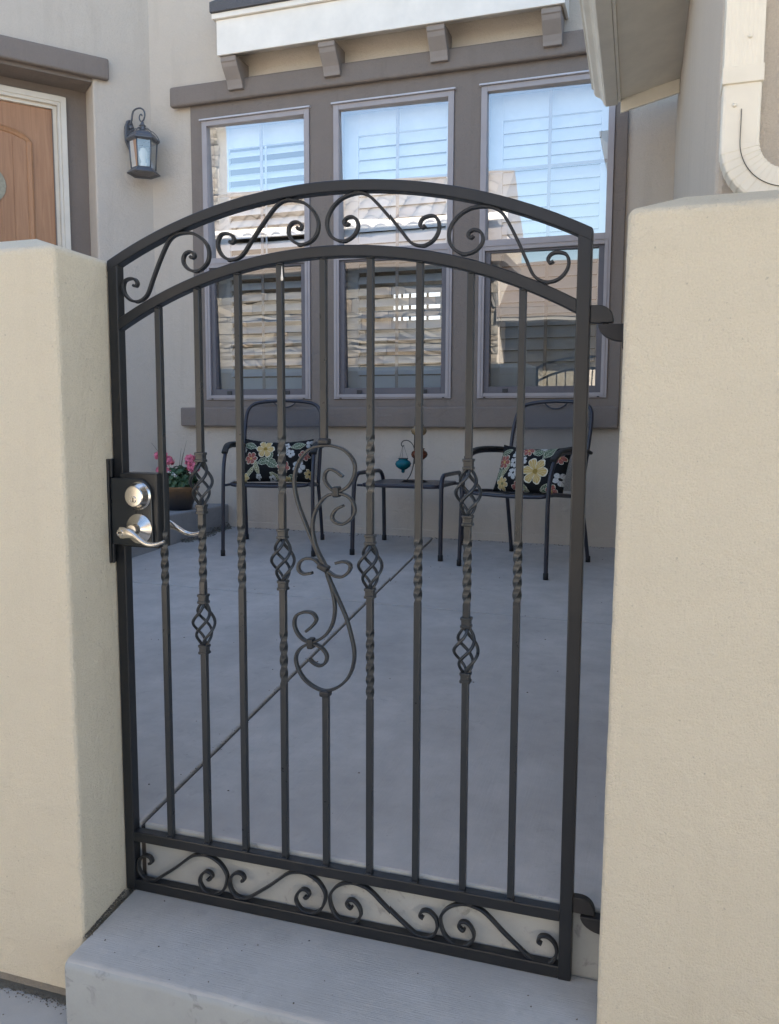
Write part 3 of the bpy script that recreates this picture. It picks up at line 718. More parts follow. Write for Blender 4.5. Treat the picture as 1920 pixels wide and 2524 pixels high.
def shutter(idx, x0, x1, ol, orr, tilt_up, tilt_lo):
    ys = HY+.155; b = MB(); zlo, zhi = 1.36, 3.56
    b.box((x0-.02, ys-.015, zlo), (ol, ys+.015, zhi)); b.box((orr, ys-.015, zlo), (x1+.02, ys+.015, zhi))
    zt = {0: 3.365, 1: 3.354, 2: 3.348}[idx]
    b.box((ol, ys-.0145, zt), (orr, ys+.0145, zhi)); b.box((ol, ys-.0145, zlo), (orr, ys+.0145, 1.575)); b.box((ol, ys-.0145, 2.425), (orr, ys+.0145, 2.478))
    sh = hpart(b, 'shutter', M['shutter'], bevel=.002)
    def louvers(z0, z1, tilt):
        n = round((z1-z0)/.0885); p = (z1-z0)/n
        for i in range(n):
            zc = z0+p*(i+.5); k = 10; poly = []
            for j in range(k):
                a = 2*math.pi*j/k; u, v = .0445*math.cos(a), .0055*math.sin(a)
                t = R(90-tilt+random.uniform(-1.5, 1.5)); poly.append((ys+u*math.cos(t)-v*math.sin(t), zc+u*math.sin(t)+v*math.cos(t)))
            MB().prism(poly, ol+.002, orr-.002, lambda u, v, h: (h, u, v), smooth=True).build('louver', M['shutter'], sh, auto=50)
    louvers(2.478, zt, tilt_up); louvers(1.575, 2.425, tilt_lo)
    if idx == 0:
        MB().box(((ol+orr)/2+.0, ys-.052, 2.50), ((ol+orr)/2+.013, ys-.044, zt-.02)).build('tilt_rod', M['shutter'], sh)
for i, (x0, x1) in enumerate(WIN):
    window(i, x0, x1)
shutter(0, *WIN[0], -2.062, -1.392, 42, 45)
shutter(1, *WIN[1], -.968, -.292, 16, 42)
shutter(2, *WIN[2], .122, .800, 12, 20)
# room behind the shutters
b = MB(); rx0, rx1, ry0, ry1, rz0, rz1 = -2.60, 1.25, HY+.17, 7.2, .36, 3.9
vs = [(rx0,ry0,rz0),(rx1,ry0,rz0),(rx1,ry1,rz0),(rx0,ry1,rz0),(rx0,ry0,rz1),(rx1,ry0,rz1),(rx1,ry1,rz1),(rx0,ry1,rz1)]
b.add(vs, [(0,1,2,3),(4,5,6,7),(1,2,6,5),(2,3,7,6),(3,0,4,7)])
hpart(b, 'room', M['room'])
bw = hpart(MB().box((-1.60, 7.10, 2.28), (-1.08, 7.13, 2.68)), 'back_window', M['lit_window'])
b = MB()
for x in (-1.50, -1.41, -1.30, -1.21): b.box((x-.012, 7.085, 2.27), (x+.012, 7.097, 2.69))
b.build('back_muntin', M['room'], bw)

# ------------------------------------------------------------------ garage wing on the right
wing = thing('garage_wing', 'beige stucco garage wing with deep eave, gutter and cream downspout', 'building', (1.42, .62, .2))
def wpart(b, name, mat, parent=None, **kw):
    o = b.build(name, mat, None, **kw); p = parent or wing; o.parent = p
    if p is wing: o.matrix_parent_inverse = Matrix.Translation(wing.location).inverted()
    return o
WF = .62; WXF, WXB = 1.388, 1.283
wu = Vector((WXF-WXB, WF-HY, 0)).normalized()        # along the side wall towards the camera
wn = Vector((wu.y, -wu.x, 0))                        # outwards (to the left)
if wn.x > 0: wn = -wn
def E(d, o, z):  # d metres from the house wall, o metres out from the side wall
    return (WXB+wu.x*d+wn.x*o, HY+wu.y*d+wn.y*o, z)
b = MB(); LEN = (Vector((WXF, WF, 0))-Vector((WXB, HY, 0))).length
q = [(WXB, HY+.02), (WXF, WF), (6.0, WF), (6.0, HY+.02)]
b.prism(q, .0, 3.30, lambda u, v, h: (u, v, h))
wpart(b, 'wall', M['house_stucco'], bevel=.018, seg=3)
d0, d1 = .43, 6.2
def ebox(b, da, db_, pts):
    """pts: closed section in (o,z), swept along the eave"""
    n = len(pts); vs = [E(da, o, z) for o, z in pts]+[E(db_, o, z) for o, z in pts]
    return b.add(vs, [tuple(range(n)), tuple(range(n, 2*n))[::-1]]+[(i, i+n, (i+1) % n+n, (i+1) % n) for i in range(n)])
b = MB(); ebox(b, d0+.022, d1, [(-.05, 3.285), (.335, 3.185), (.335, 3.20), (-.05, 3.30)]); wpart(b, 'soffit', M['soffit'])
b = MB(); ebox(b, d0, d0+.020, [(.0, 3.190), (.338, 3.108), (.338, 3.40), (.0, 3.47)]); wpart(b, 'eave_return', M['soffit'], bevel=.003)
b = MB(); ebox(b, d0+.021, d1, [(.336, 3.170), (.352, 3.168), (.352, 3.335), (.336, 3.335)]); wpart(b, 'fascia', M['soffit'])
# K-style gutter
gp = [(.354, 3.165), (.425, 3.160), (.438, 3.172), (.447, 3.195), (.462, 3.212), (.490, 3.228), (.500, 3.245), (.502, 3.268), (.515, 3.272), (.515, 3.290), (.500, 3.290), (.354, 3.292)]
b = MB(); ebox(b, d0-.010, d1, gp); gut = wpart(b, 'gutter', M['gutter'], bevel=.002)
b = MB(); b.add([E(d0-.1, .40, 3.335), E(d1, .40, 3.335), E(d1, -5.0, 4.95), E(d0-.1, -5.0, 4.95), E(d0-.1, .40, 3.36), E(d1, .40, 3.36), E(d1, -5.0, 4.99), E(d0-.1, -5.0, 4.99)],
    [(3,2,1,0),(4,5,6,7),(0,1,5,4),(1,2,6,5),(2,3,7,6),(3,0,4,7)]); wpart(b, 'roof', M['tile'])
# corrugated downspout with elbow turning right
def corr(w, d, n=9):
    out = []
    for i in range(n*2+1): out.append((-w/2+w*i/(n*2), -d/2-(.0008 if i % 2 else 0)))
    out += [(w/2+.001, -d/2+.01), (w/2+.001, d/2), (-w/2-.001, d/2), (-w/2-.001, -d/2+.01)]
    return out
DX, DY, DW = 1.438, .565, .088
b = MB(); b.sweep([(DX, DY, z) for z in (3.3, 2.6, 2.06)], [(u, v) for u, v in corr(DW, .07)], ref=(0, 1, 0), smooth=False)
dsp = wpart(b, 'downspout', M['downspout'], bevel=.0)
b = MB(); b.sweep([(DX, DY-.001, 2.075), (DX, DY-.001, 2.035)], rect(DW+.006, .079), ref=(0, 1, 0), smooth=False); b.build('joint_band', M['downspout'], dsp, bevel=.002)
# elbow: pleated bends
pts = [(DX, DY, 2.06), (DX, DY, 1.975), (DX, DY, 1.90)]; rr = .115
for i in range(1, 25): a = R(75*i/24); pts.append((DX+rr*(1-math.cos(a)), DY, 1.90-rr*math.sin(a)))
ex, ez = pts[-1][0], pts[-1][2]
for i in range(1, 6): pts.append((ex+.06*i*math.sin(R(75)), DY, ez-.06*i*math.cos(R(75))))
fine = []
for i in range(len(pts)-1):
    for j in range(3): fine.append(Vector(pts[i]).lerp(Vector(pts[i+1]), j/3))
fine.append(Vector(pts[-1])); n_ = len(fine)
b = MB(); b.sweep(fine, rrect(DW, .068, .008, 2), ref=(0, 1, 0), smooth=False, scale=lambda t: 1+.028*(((t*(n_-1)) % 8)/7 if .1 < t < .86 else 0))
b.build('elbow', M['downspout'], dsp)
b = MB(); fine2 = [p+Vector((0, -.0362, 0)) for p in fine if p.z < 1.99]
b.sweep(fine2, rect(.0012, .003), ref=(0, 1, 0), smooth=False); b.build('seam', M['caulk'], dsp)
b = MB()
for z in (2.14, 1.985): b.lathe([(0, 0), (.005, 0), (.004, .003), (0, .004)], 10, Matrix.Translation((DX+.012 if z > 2 else DX-.016, DY-.037, z)) @ YM)
b.build('screw', M['downspout'], dsp)

# ------------------------------------------------------------------ wall lantern
LA = R(-52)
lp = WL(.110, .150, 0)
lan = thing('wall_lantern', 'grey six sided wall lantern with scroll arm beside the front door', 'lantern', (lp[0], lp[1], 3.13))
def lpart(b, name, mat, parent=None, **kw): return b.build(name, mat, parent or lan, **kw)
HA = LA+R(30)                          # hexagon corner angle
tm = math.atan2(.029, -.159)           # the arm leaves the plate sideways
b = MB(); b.lathe([(0, .012), (.095, .012), (.125, 0), (.128, .006), (.100, .032), (.085, .046), (.0, .046)], 6, None, False, HA); lpart(b, 'base', M['lamp_metal'], bevel=.0015)
b = MB(); b.lathe([(.118, .246), (.128, .252), (.128, .262), (.116, .276), (.108, .280), (.095, .300), (.065, .318), (.034, .327), (.024, .334), (.021, .362), (.028, .364), (.028, .368), (.018, .376), (.009, .396), (.0, .400)], 6, None, False, HA)
b.lathe([(.0, .240), (.112, .240), (.120, .247), (.0, .247)], 6, None, False, HA)
lpart(b, 'roof', M['lamp_metal'], bevel=.0012)
b = MB()
for k in range(6):
    a = HA+k*math.pi/3
    b.tube([(.092*math.cos(a), .092*math.sin(a), .040), (.106*math.cos(a), .106*math.sin(a), .246)], .0048, 6)
    b.tube(smooth_path([(.126*math.cos(a), .126*math.sin(a), .262), (.108*math.cos(a), .108*math.sin(a), .298), (.072*math.cos(a), .072*math.sin(a), .330), (.022*math.cos(a), .022*math.sin(a), .346)], 4), .0032, 6)
lpart(b, 'cage_rib', M['lamp_metal'])
for k in range(6):
    a, c = HA+k*math.pi/3, HA+(k+1)*math.pi/3
    b = MB(); r0, r1 = .091, .104
    b.add([(r0*math.cos(a), r0*math.sin(a), .046), (r0*math.cos(c), r0*math.sin(c), .046), (r1*math.cos(c), r1*math.sin(c), .242), (r1*math.cos(a), r1*math.sin(a), .242)], [(0,1,2,3)])
    lpart(b, 'pane', M['lamp_glass'])
lpart(MB().lathe([(0, .046), (.024, .046), (.024, .086), (.018, .09), (.018, .10), (.030, .135), (.032, .165), (.022, .195), (0, .205)], 16), 'bulb', M['trim_white'])
# arm and back plate, drawn in the plane across the wall: u = out from the lantern axis towards the wall
ua = Vector((math.cos(tm), math.sin(tm), 0))
def A(u, z): return (ua.x*u, ua.y*u, z)
arm = [(.142, .372), (.128, .40), (.112, .43), (.106, .460), (.092, .490), (.060, .502), (.020, .500), (-.010, .484), (-.026, .456), (-.022, .424), (-.004, .402), (.018, .404), (.030, .422), (.028, .444), (.014, .454), (.004, .448), (.004, .438)]
b = MB(); b.tube(smooth_path([A(u, z) for u, z in arm], 5), .0068, 8, scale=lambda t: 1.15-.45*t); lpart(b, 'arm', M['lamp_metal'])
pl = []
for z, hw in ((.205, .004), (.225, .022), (.262, .046), (.37, .046), (.385, .040), (.405, .030), (.425, .020), (.432, .0)): pl.append((z, hw))
poly = [(hw, z) for z, hw in pl]+[(-hw, z) for z, hw in pl[::-1] if hw > 0]
wt_ = Vector((-ua.y, ua.x, 0))
b = MB(); b.prism(poly, .1495, .128, lambda u, v, h: (ua.x*h+wt_.x*u, ua.y*h+wt_.y*u, v)); bp_ = lpart(b, 'back_plate', M['lamp_metal'], bevel=.008, seg=2)
b = MB(); b.lathe([(0, 0), (.02, 0), (.018, .012), (.008, .022), (0, .024)], 14, Matrix.Translation((ua.x*.130, ua.y*.130, .372)) @ Vector(-ua).to_track_quat('Z', 'Y').to_matrix().to_4x4()); b.build('boss', M['lamp_metal'], bp_)

# ------------------------------------------------------------------ furniture
def chair(label, cx, cy, th):
    cz = floor_z(cx, cy)
    t = thing('patio_chair', label, 'chair', (cx, cy, cz), th, 'metal patio armchairs by the wall')
    def foot(x, y):
        wx_ = cx+math.cos(th)*x-math.sin(th)*y; wy_ = cy+math.sin(th)*x+math.cos(th)*y
        return floor_z(wx_, wy_)-cz
    r = .0128
    for s in (-1, 1):
        z0 = foot(.305*s, -.30)
        pts = [(.305*s, -.300, z0+.002), (.302*s, -.292, .25), (.300*s, -.284, .44), (.300*s, -.262, .58), (.300*s, -.205, .675), (.298*s, -.12, .708), (.294*s, .05, .712), (.286*s, .20, .704), (.276*s, .262, .69)]
        o = MB().tube(smooth_path(pts, 5), r, 10).build('front_leg', M['chair_metal'], t)
        MB().lathe([(0, 0), (.0155, 0), (.0155, .036), (.0132, .040)], 12, Matrix.Translation((.305*s, -.300, z0+.0005))).build('foot_cap', M['rubber'], o)
        ap = smooth_path([(.300*s, -.235, .672), (.300*s, -.165, .716), (.297*s, -.06, .7305), (.293*s, .08, .7300), (.287*s, .19, .722), (.279*s, .285, .704)], 5)
        MB().sweep(ap, rrect(.042, .020, .007, 2), ref=(0, 0, 1), transport=True, smooth=True).build('arm_pad', M['rubber'], o, auto=50)
        z1 = foot(.282*s, .30)
        pts = [(.282*s, .300, z1+.002), (.276*s, .255, .22), (.268*s, .205, .42), (.268*s, .212, .47)]
        o = MB().tube(smooth_path(pts, 5), r, 10).build('rear_leg', M['chair_metal'], t)
        MB().lathe([(0, 0), (.0155, 0), (.0155, .036), (.0132, .040)], 12, Matrix.Translation((.282*s, .300, z1+.0005))).build('foot_cap', M['rubber'], o)
    half = [(.262, .200, .425), (.268, .212, .47), (.274, .235, .60), (.279, .272, .78), (.276, .305, .90), (.262, .328, .968), (.222, .343, 1.008), (.150, .350, 1.025), (.07, .353, 1.031)]
    loop = half+[(0, .354, 1.033)]+[(-x, y, z) for x, y, z in half[::-1]]
    bf = MB().tube(smooth_path(loop, 4), r*.98, 10).build('back_frame', M['chair_metal'], t)
    grip = [(.085, .352, 1.024), (.06, .351, 1.002), (.03, .350, .988), (0, .350, .984), (-.03, .350, .988), (-.06, .351, 1.002), (-.085, .352, 1.024)]
    MB().tube(smooth_path(grip, 4), .005, 8).build('grip', M['chair_metal'], bf)
    # mesh of the back: rows between the side tubes
    b = MB(); rows = []
    prof = [(.46, .209, .262), (.52, .219, .264), (.60, .235, .268), (.70, .254, .272), (.80, .276, .275), (.88, .298, .274), (.94, .318, .264), (.985, .333, .238)]
    nx = 13
    for z, y, hw in prof: rows.append([(hw*(2*i/(nx-1)-1), y+.030*(1-(2*i/(nx-1)-1)**2), z) for i in range(nx)])
    top = []
    for i in range(nx):
        u = 2*i/(nx-1)-1; x = .205*u; zt = 1.016 if abs(x) > .09 else .990+.026*(x/.09)**2
        top.append((x, .345+.005, zt))
    rows.append(top); vs = [p for q in rows for p in q]
    fs = [(j*nx+i, j*nx+i+1, (j+1)*nx+i+1, (j+1)*nx+i) for j in range(len(rows)-1) for i in range(nx-1)]
    b.add(vs, fs, True); b.build('back_mesh', M['chair_mesh'], t)
    sf = [(.262, -.10, .462), (.262, -.22, .462), (.225, -.258, .456), (.10, -.268, .452), (0, -.270, .451), (-.10, -.268, .452), (-.225, -.258, .456), (-.262, -.22, .462), (-.262, -.10, .462), (-.262, .05, .448), (-.258, .17, .432), (-.20, .20, .430), (.20, .20, .430), (.258, .17, .432), (.262, .05, .448)]
    so_ = MB().tube(smooth_path(sf, 4, True), .0115, 8, closed=True).build('seat_frame', M['chair_metal'], t)
    for s in (-1, 1):
        MB().tube([(.255*s, -.215, .461), (.302*s, -.285, .455)], .009, 8).build('bracket', M['chair_metal'], so_)
        MB().tube([(.255*s, .165, .434), (.270*s, .212, .434)], .009, 8).build('bracket', M['chair_metal'], so_)
    b = MB(); vs = []; ny, nx = 12, 12
    for j in range(ny+1):
        v = j/ny; y = -.262+.455*v
        for i in range(nx+1):
            u = 2*i/nx-1; vs.append((.256*u*(1 if .06 < v < .95 else .90), y, .468-.012*(max(0, .25-v)*4)**2-.032*v-.012*(1-u*u)*math.sin(math.pi*v)))
    n0 = len(vs); vs += [(x, y, z-.012) for x, y, z in vs]; k = nx+1
    fs = [(j*k+i, j*k+i+1, (j+1)*k+i+1, (j+1)*k+i) for j in range(ny) for i in range(nx)]
    b.add(vs[:n0], fs, True)
    b.build('seat_mesh', M['chair_mesh'], t)
    return t
ch1 = chair('dark metal patio armchair left of the little table, red flowered cushion on it', -1.268, 3.488, R(15))
ch2 = chair('dark metal patio armchair right of the little table, behind the gate hinge side', .4816, 3.457, R(-20.7))

# floral print built from petals drawn by angle and radius
def floral(name, flowers, leaves):
    t = NT(name, .85, spec=.2); sx = t.n('ShaderNodeSeparateXYZ')
    wob = t.n('ShaderNodeMix', data_type='RGBA'); wob.inputs[0].default_value = .018
    nz_ = t.n('ShaderNodeTexNoise'); nz_.inputs['Scale'].default_value = 38; t.l(t.coord(), nz_.inputs['Vector'])
    t.l(t.coord(sc=(1.14, 1.14, 1.14)), wob.inputs[6]); t.l(nz_.outputs['Color'], wob.inputs[7]); t.l(wob.outputs[2], sx.inputs[0]); X, Z = sx.outputs[0], sx.outputs[2]
    col = None; cur = (.010, .010, .011)
    for cx, cz, L, w, ang, c in leaves:
        ca, sa = math.cos(ang), math.sin(ang); dx, dz = t.math('SUBTRACT', X, cx), t.math('SUBTRACT', Z, cz)
        u = t.math('ADD', t.math('MULTIPLY', dx, ca), t.math('MULTIPLY', dz, sa)); v = t.math('SUBTRACT', t.math('MULTIPLY', dz, ca), t.math('MULTIPLY', dx, sa))
        q = t.math('DIVIDE', u, L); wid = t.math('MULTIPLY', t.math('SUBTRACT', 1.0, t.math('MULTIPLY', q, q)), w)
        av = t.math('ABSOLUTE', v)
        inside = t.math('LESS_THAN', av, wid); core = t.math('LESS_THAN', av, t.math('SUBTRACT', wid, .0028)); vein = t.math('LESS_THAN', av, .0012)
        ribs = t.math('GREATER_THAN', t.math('SINE', t.math('ADD', t.math('MULTIPLY', u, 380), t.math('MULTIPLY', av, -420))), .82)
        lc = t.mix(t.math('MAXIMUM', vein, ribs), c, (.50, .50, .38)); lc = t.mix(core, (.52, .52, .40), lc)
        cur = t.mix(inside, cur, lc)
    for cx, cz, Rr, n, rot, c, cc, line in flowers:
        dx, dz = t.math('SUBTRACT', X, cx), t.math('SUBTRACT', Z, cz)
        r_ = t.math('SQRT', t.math('ADD', t.math('MULTIPLY', dx, dx), t.math('MULTIPLY', dz, dz))); th = t.math('ARCTAN2', dz, dx)
        pet = t.math('POWER', t.math('ABSOLUTE', t.math('COSINE', t.math('MULTIPLY_ADD', th, n/2, rot))), .55)
        Rr = Rr*.90
        lim = t.math('MULTIPLY', t.math('MULTIPLY_ADD', pet, .45, .55), Rr)
        inside = t.math('LESS_THAN', r_, lim); core = t.math('LESS_THAN', r_, t.math('MULTIPLY', lim, .91))
        ray_ = t.math('GREATER_THAN', t.math('COSINE', t.math('MULTIPLY', th, n*4)), .86); gap = t.math('LESS_THAN', pet, .30)
        ray_ = t.math('MULTIPLY', ray_, t.math('GREATER_THAN', r_, Rr*.30))
        fc = t.mix(t.math('MULTIPLY', ray_, .55), c, line); fc = t.mix(gap, fc, line); fc = t.mix(core, line, fc)
        fc = t.mix(t.math('LESS_THAN', r_, Rr*.20), fc, cc)
        cur = t.mix(inside, cur, fc)
    t.color(cur); return t.bump(t.noise(700, 2, .5), .15, .0006).m
YEL, RED, WHT, GRN, OLV = (.47, .33, .12), (.26, .05, .04), (.50, .50, .48), (.05, .09, .05), (.18, .17, .08)
DK, CRM = (.02, .02, .02), (.62, .58, .46)
f1 = [(-.085, .085, .082, 6, .2, YEL, (.25, .16, .03), CRM), (.075, .075, .040, 5, .4, WHT, DK, (.10, .10, .10)), (.118, .048, .040, 5, .9, WHT, DK, (.10, .10, .10)), (.048, .042, .036, 5, 0, WHT, DK, (.10, .10, .10)), (.085, .108, .038, 5, 0.3, WHT, DK, (.10, .10, .10)),
      (-.198, .010, .060, 6, .3, RED, YEL, CRM), (.065, -.062, .060, 6, .5, RED, YEL, CRM), (.185, -.055, .060, 5, .2, WHT, (.1, .08, .05), (.10, .10, .10)), (.225, .035, .050, 6, .2, RED, YEL, CRM), (.265, -.11, .045, 6, .4, YEL, DK, CRM), (.27, .13, .05, 5, .1, WHT, DK, DK), (-.275, .09, .045, 5, .6, WHT, DK, DK), (.10, -.165, .04, 6, .1, YEL, OLV, CRM), (-.255, -.14, .05, 6, .3, YEL, OLV, CRM), (-.02, -.150, .035, 5, .1, WHT, DK, DK), (-.13, -.135, .030, 5, .6, WHT, DK, DK)]
l1 = [(-.095, -.015, .058, .030, .25, GRN), (-.03, -.030, .060, .036, -.55, GRN), (-.045, .030, .045, .026, 1.2, GRN), (-.150, -.060, .075, .018, 1.9, OLV), (-.205, -.10, .065, .016, .9, OLV), (.175, .115, .06, .028, .3, GRN), (-.205, .115, .06, .026, -.4, GRN), (.0, -.13, .05, .02, 2.6, OLV), (.13, -.14, .05, .022, .2, GRN)]
f2 = [(.075, -.030, .112, 6, .25, YEL, (.28, .18, .04), CRM), (-.085, .095, .055, 5, .4, WHT, DK, (.10, .10, .10)), (-.100, .025, .045, 5, .1, WHT, DK, (.10, .10, .10)), (-.040, .040, .045, 5, .8, WHT, DK, (.10, .10, .10)), (-.090, -.055, .052, 5, .5, WHT, DK, (.10, .10, .10)),
      (-.195, .035, .062, 6, .2, RED, YEL, CRM), (-.180, -.125, .055, 6, .7, YEL, OLV, CRM), (-.015, .125, .050, 6, .2, RED, YEL, CRM), (.225, .08, .055, 6, 0, RED, YEL, CRM), (.26, -.07, .06, 5, .3, WHT, DK, DK), (.21, -.155, .05, 6, .2, RED, YEL, CRM), (-.27, -.03, .05, 5, .2, WHT, DK, DK), (.10, .165, .05, 5, .2, WHT, DK, DK), (-.05, -.15, .05, 6, .5, RED, YEL, CRM)]
l2 = [(.075, .115, .055, .032, .2, GRN), (.15, .110, .06, .030, .9, GRN), (-.17, -.035, .07, .022, 1.1, OLV), (-.20, .11, .055, .024, .4, GRN), (-.02, -.140, .06, .024, 2.7, OLV), (.18, -.14, .06, .024, .3, GRN), (-.215, -.06, .06, .02, 1.4, GRN)]
def pillow(label, mat, loc, rot, wx_, hz, seed):
    b = MB(); nx, nz = 26, 20; rnd = random.Random(seed); vs = []
    def P_(u, v, s):
        pinch = 1-.055*(1-abs(u)**2)*0; ex = u*(1-.05*(1-v*v)*-1*0); k = (1-abs(u)**3.2)*(1-abs(v)**3.2)
        sx = wx_*u*(1-.045*(1-(v*v)))*1.0; sz = hz*v*(1-.10*(1-u*u)*(1 if v > 0 else .35))
        d = .070*max(0, k)**.55+.004*math.sin(7*u+seed)*k+.004*math.sin(9*v+2*u)*k
        return (sx, s*d, sz-.012*(1-u*u)*(v > 0)*v)
    for s in (-1, 1):
        for j in range(nz+1):
            for i in range(nx+1): vs.append(P_(2*i/nx-1, 2*j/nz-1, s))
    k = nx+1; o_ = (nz+1)*k; fs = []
    for j in range(nz):
        for i in range(nx):
            a = j*k+i; fs += [(a, a+1, a+k+1, a+k), (o_+a, o_+a+k, o_+a+k+1, o_+a+1)]
    b.add(vs, fs, True); o = b.build('throw_pillow', mat)
    o.matrix_world = Matrix.Translation(loc) @ rot
    return tag(o, label, 'pillow', 'flowered cushions on the patio chairs')
def local(cx, cy, th, p): return Vector((cx+math.cos(th)*p[0]-math.sin(th)*p[1], cy+math.sin(th)*p[0]+math.cos(th)*p[1], floor_z(cx, cy)+p[2]))
pillow('black flowered cushion with yellow flower at top, on the chair left of the table', floral('floral_cloth_a', f1, l1), local(-1.268, 3.488, R(15), (-.005, .115, .606)), Matrix.Rotation(R(15), 4, 'Z') @ Matrix.Rotation(R(-17), 4, 'X'), .248, .160, 1)
pillow('black flowered cushion with big yellow blossom low right, on the chair behind the hinge side', floral('floral_cloth_b', f2, l2), local(.4816, 3.457, R(-20.7), (.0, .060, .600)), Matrix.Rotation(R(-20.7), 4, 'Z') @ Matrix.Rotation(R(-24), 4, 'X'), .250, .163, 4)

# little table between the chairs
TX, TY, TT = -.352, 3.682, R(-2.3)
TZ = floor_z(TX, TY)
tb = thing('side_table', 'low dark metal side table with looped legs between the two chairs', 'table', (TX, TY, TZ), TT)
for s in (-1, 1):
    zf = floor_z(TX+.305*s, TY-.287)-TZ; zr = floor_z(TX+.29*s, TY+.285)-TZ
    pts = [(.306*s, -.288, zf+.002), (.304*s, -.278, .25), (.302*s, -.268, .42), (.300*s, -.255, .490), (.298*s, -.215, .527), (.296*s, -.15, .534), (.294*s, .12, .534), (.292*s, .19, .527), (.290*s, .235, .490), (.290*s, .255, .42), (.292*s, .27, .25), (.294*s, .285, zr+.002)]
    o = MB().tube(smooth_path(pts, 5), .0145, 10).build('leg_loop', M['chair_metal'], tb)
    for (fx_, fy_, fz_) in ((.306*s, -.288, zf), (.294*s, .285, zr)):
        MB().lathe([(0, 0), (.0172, 0), (.0172, .036), (.015, .040)], 12, Matrix.Translation((fx_, fy_, fz_+.0005))).build('foot_cap', M['rubber'], o)
    for y in (-.20, .19):
        MB().tube([(.25*s, y, .452), (.300*s, y-.02*(1 if y < 0 else -1), .455)], .009, 8).build('bracket', M['chair_metal'], o)
b = MB(); b.prism(rrect(.535, .50, .055, 5), .445, .470, lambda u, v, h: (u, v, h)); top = b.build('table_top', M['chair_metal'], tb, bevel=.009, seg=3)
b = MB(); b.lathe([(.095, 0), (.100, .0015), (.105, 0)], 28, Matrix.Translation((.02, .02, .4703))); b.build('table_ring', M['chair_metal'], top)

# wire stand with three hanging glass candle lanterns
SX, SY, SZ = -.345, 3.745, TZ+.4715
stn = thing('lantern_stand', 'thin wire stand with three hooks on the little table', 'stand', (SX, SY, SZ))
b = MB(); ring = [(.075*math.cos(2*math.pi*i/28), .075*math.sin(2*math.pi*i/28), .004) for i in range(28)]
b.tube(ring, .0035, 6, closed=True); b.tube([(-.073, 0, .004), (0, 0, .006), (.073, 0, .004)], .003, 6); b.build('stand_base', M['wire'], stn)
b = MB(); b.tube(smooth_path([(-.055, 0, .006), (-.03, 0, .04), (-.008, 0, .11), (-.002, 0, .20), (0, 0, .34), (.004, 0, .44), (.018, 0, .462), (.032, 0, .45), (.030, 0, .432)], 5), .0035, 6)
b.build('pole', M['wire'], stn)
b = MB(); b.tube(smooth_path([(0, 0, .155), (-.002, 0, .22), (-.018, 0, .258), (-.05, 0, .280), (-.082, 0, .276), (-.096, 0, .256), (-.088, 0, .240), (-.076, 0, .246)], 5), .0032, 6); b.build('hook', M['wire'], stn)
b = MB(); b.tube(smooth_path([(0, 0, .12), (.004, 0, .19), (.012, 0, .232), (.026, 0, .250), (.038, 0, .244), (.038, 0, .232)], 5), .0032, 6); b.build('hook', M['wire'], stn)
def candle(label, mat, x, y, ztop, drop, sc):
    t = thing('candle_lantern', label, 'lantern', (x, y, ztop-drop), 0, 'hanging glass candle lanterns')
    z1 = 0
    pr = [(.0, -.092), (.010, -.088), (.013, -.078), (.011, -.070), (.030, -.062), (.050, -.046), (.056, -.028), (.050, -.012), (.036, -.003), (.030, .002), (.036, .008), (.035, .010), (.028, .004), (.030, -.004), (.044, -.015), (.049, -.029), (.044, -.044), (.026, -.058), (.0, -.060)]
    g_ = MB().lathe([(r_*sc, z*sc) for r_, z in pr], 22).build('glass_bowl', mat, t)
    b = MB(); b.tube([(.034*math.cos(2*math.pi*i/20)*sc, .034*math.sin(2*math.pi*i/20)*sc, .010*sc) for i in range(20)], .002, 5, closed=True)
    for a in (0, 2.09, 4.19): b.tube([(.034*math.cos(a)*sc, .034*math.sin(a)*sc, .010*sc), (.004*math.cos(a), .004*math.sin(a), drop)], .0011, 4)
    b.build('hanger', M['wire'], t)
candle('teal glass candle lantern hanging lowest from the wire stand', M['teal'], SX-.082, SY, SZ+.244, .098, 1.0)
candle('pale amber glass candle lantern hanging highest on the wire stand', M['amber'], SX+.030, SY, SZ+.434, .060, .98)
candle('red brown glass candle lantern hanging below the amber one', M['red'], SX+.038, SY-.01, SZ+.236, .020, 1.04)

# potted geranium
PX, PY = -2.165, 3.66
pot = thing('flower_pot', 'brown glazed bowl pot of pink geraniums on the porch edge', 'potted plant', (PX, PY, PZ+.002))
MB().lathe([(0, 0), (.092, 0), (.100, .006), (.104, .03), (.126, .085), (.146, .135), (.152, .158), (.160, .164), (.160, .176), (.152, .178), (.142, .168), (.138, .15), (0, .15)], 36).build('pot', M['pot'], pot, auto=50)
MB().lathe([(0, .146), (.139, .146), (.13, .158), (0, .165)], 20).build('soil', M['soil'], pot)
rnd = random.Random(5)
def leaf(b, p, n, r_):
    q = n.to_track_quat('Z', 'Y').to_matrix(); k = 7; a0 = rnd.uniform(0, 6); vs = [p]
    for i in range(k):
        a = a0+2*math.pi*i/k; rr_ = r_*rnd.uniform(.8, 1.15); vs.append(p+q @ Vector((rr_*math.cos(a), rr_*math.sin(a), r_*rnd.uniform(.05, .4))))
    b.add(vs, [(0, 1+i, 1+(i+1) % k) for i in range(k)])
b = MB()
for i in range(420):
    a = rnd.uniform(0, 2*math.pi); e = math.asin(rnd.uniform(.0, 1)); rr_ = rnd.uniform(.65, 1)
    d = Vector((math.cos(a)*math.cos(e), math.sin(a)*math.cos(e), math.sin(e)))
    p = Vector((d.x*.145*rr_, d.y*.145*rr_, .165+d.z*.155*rr_))
    leaf(b, p, (d+Vector((rnd.uniform(-.7, .7), rnd.uniform(-.7, .7), rnd.uniform(-.3, .8)))).normalized(), rnd.uniform(.014, .026))
tag(b.build('foliage', M['leaf'], pot, weld=False), kind='stuff')
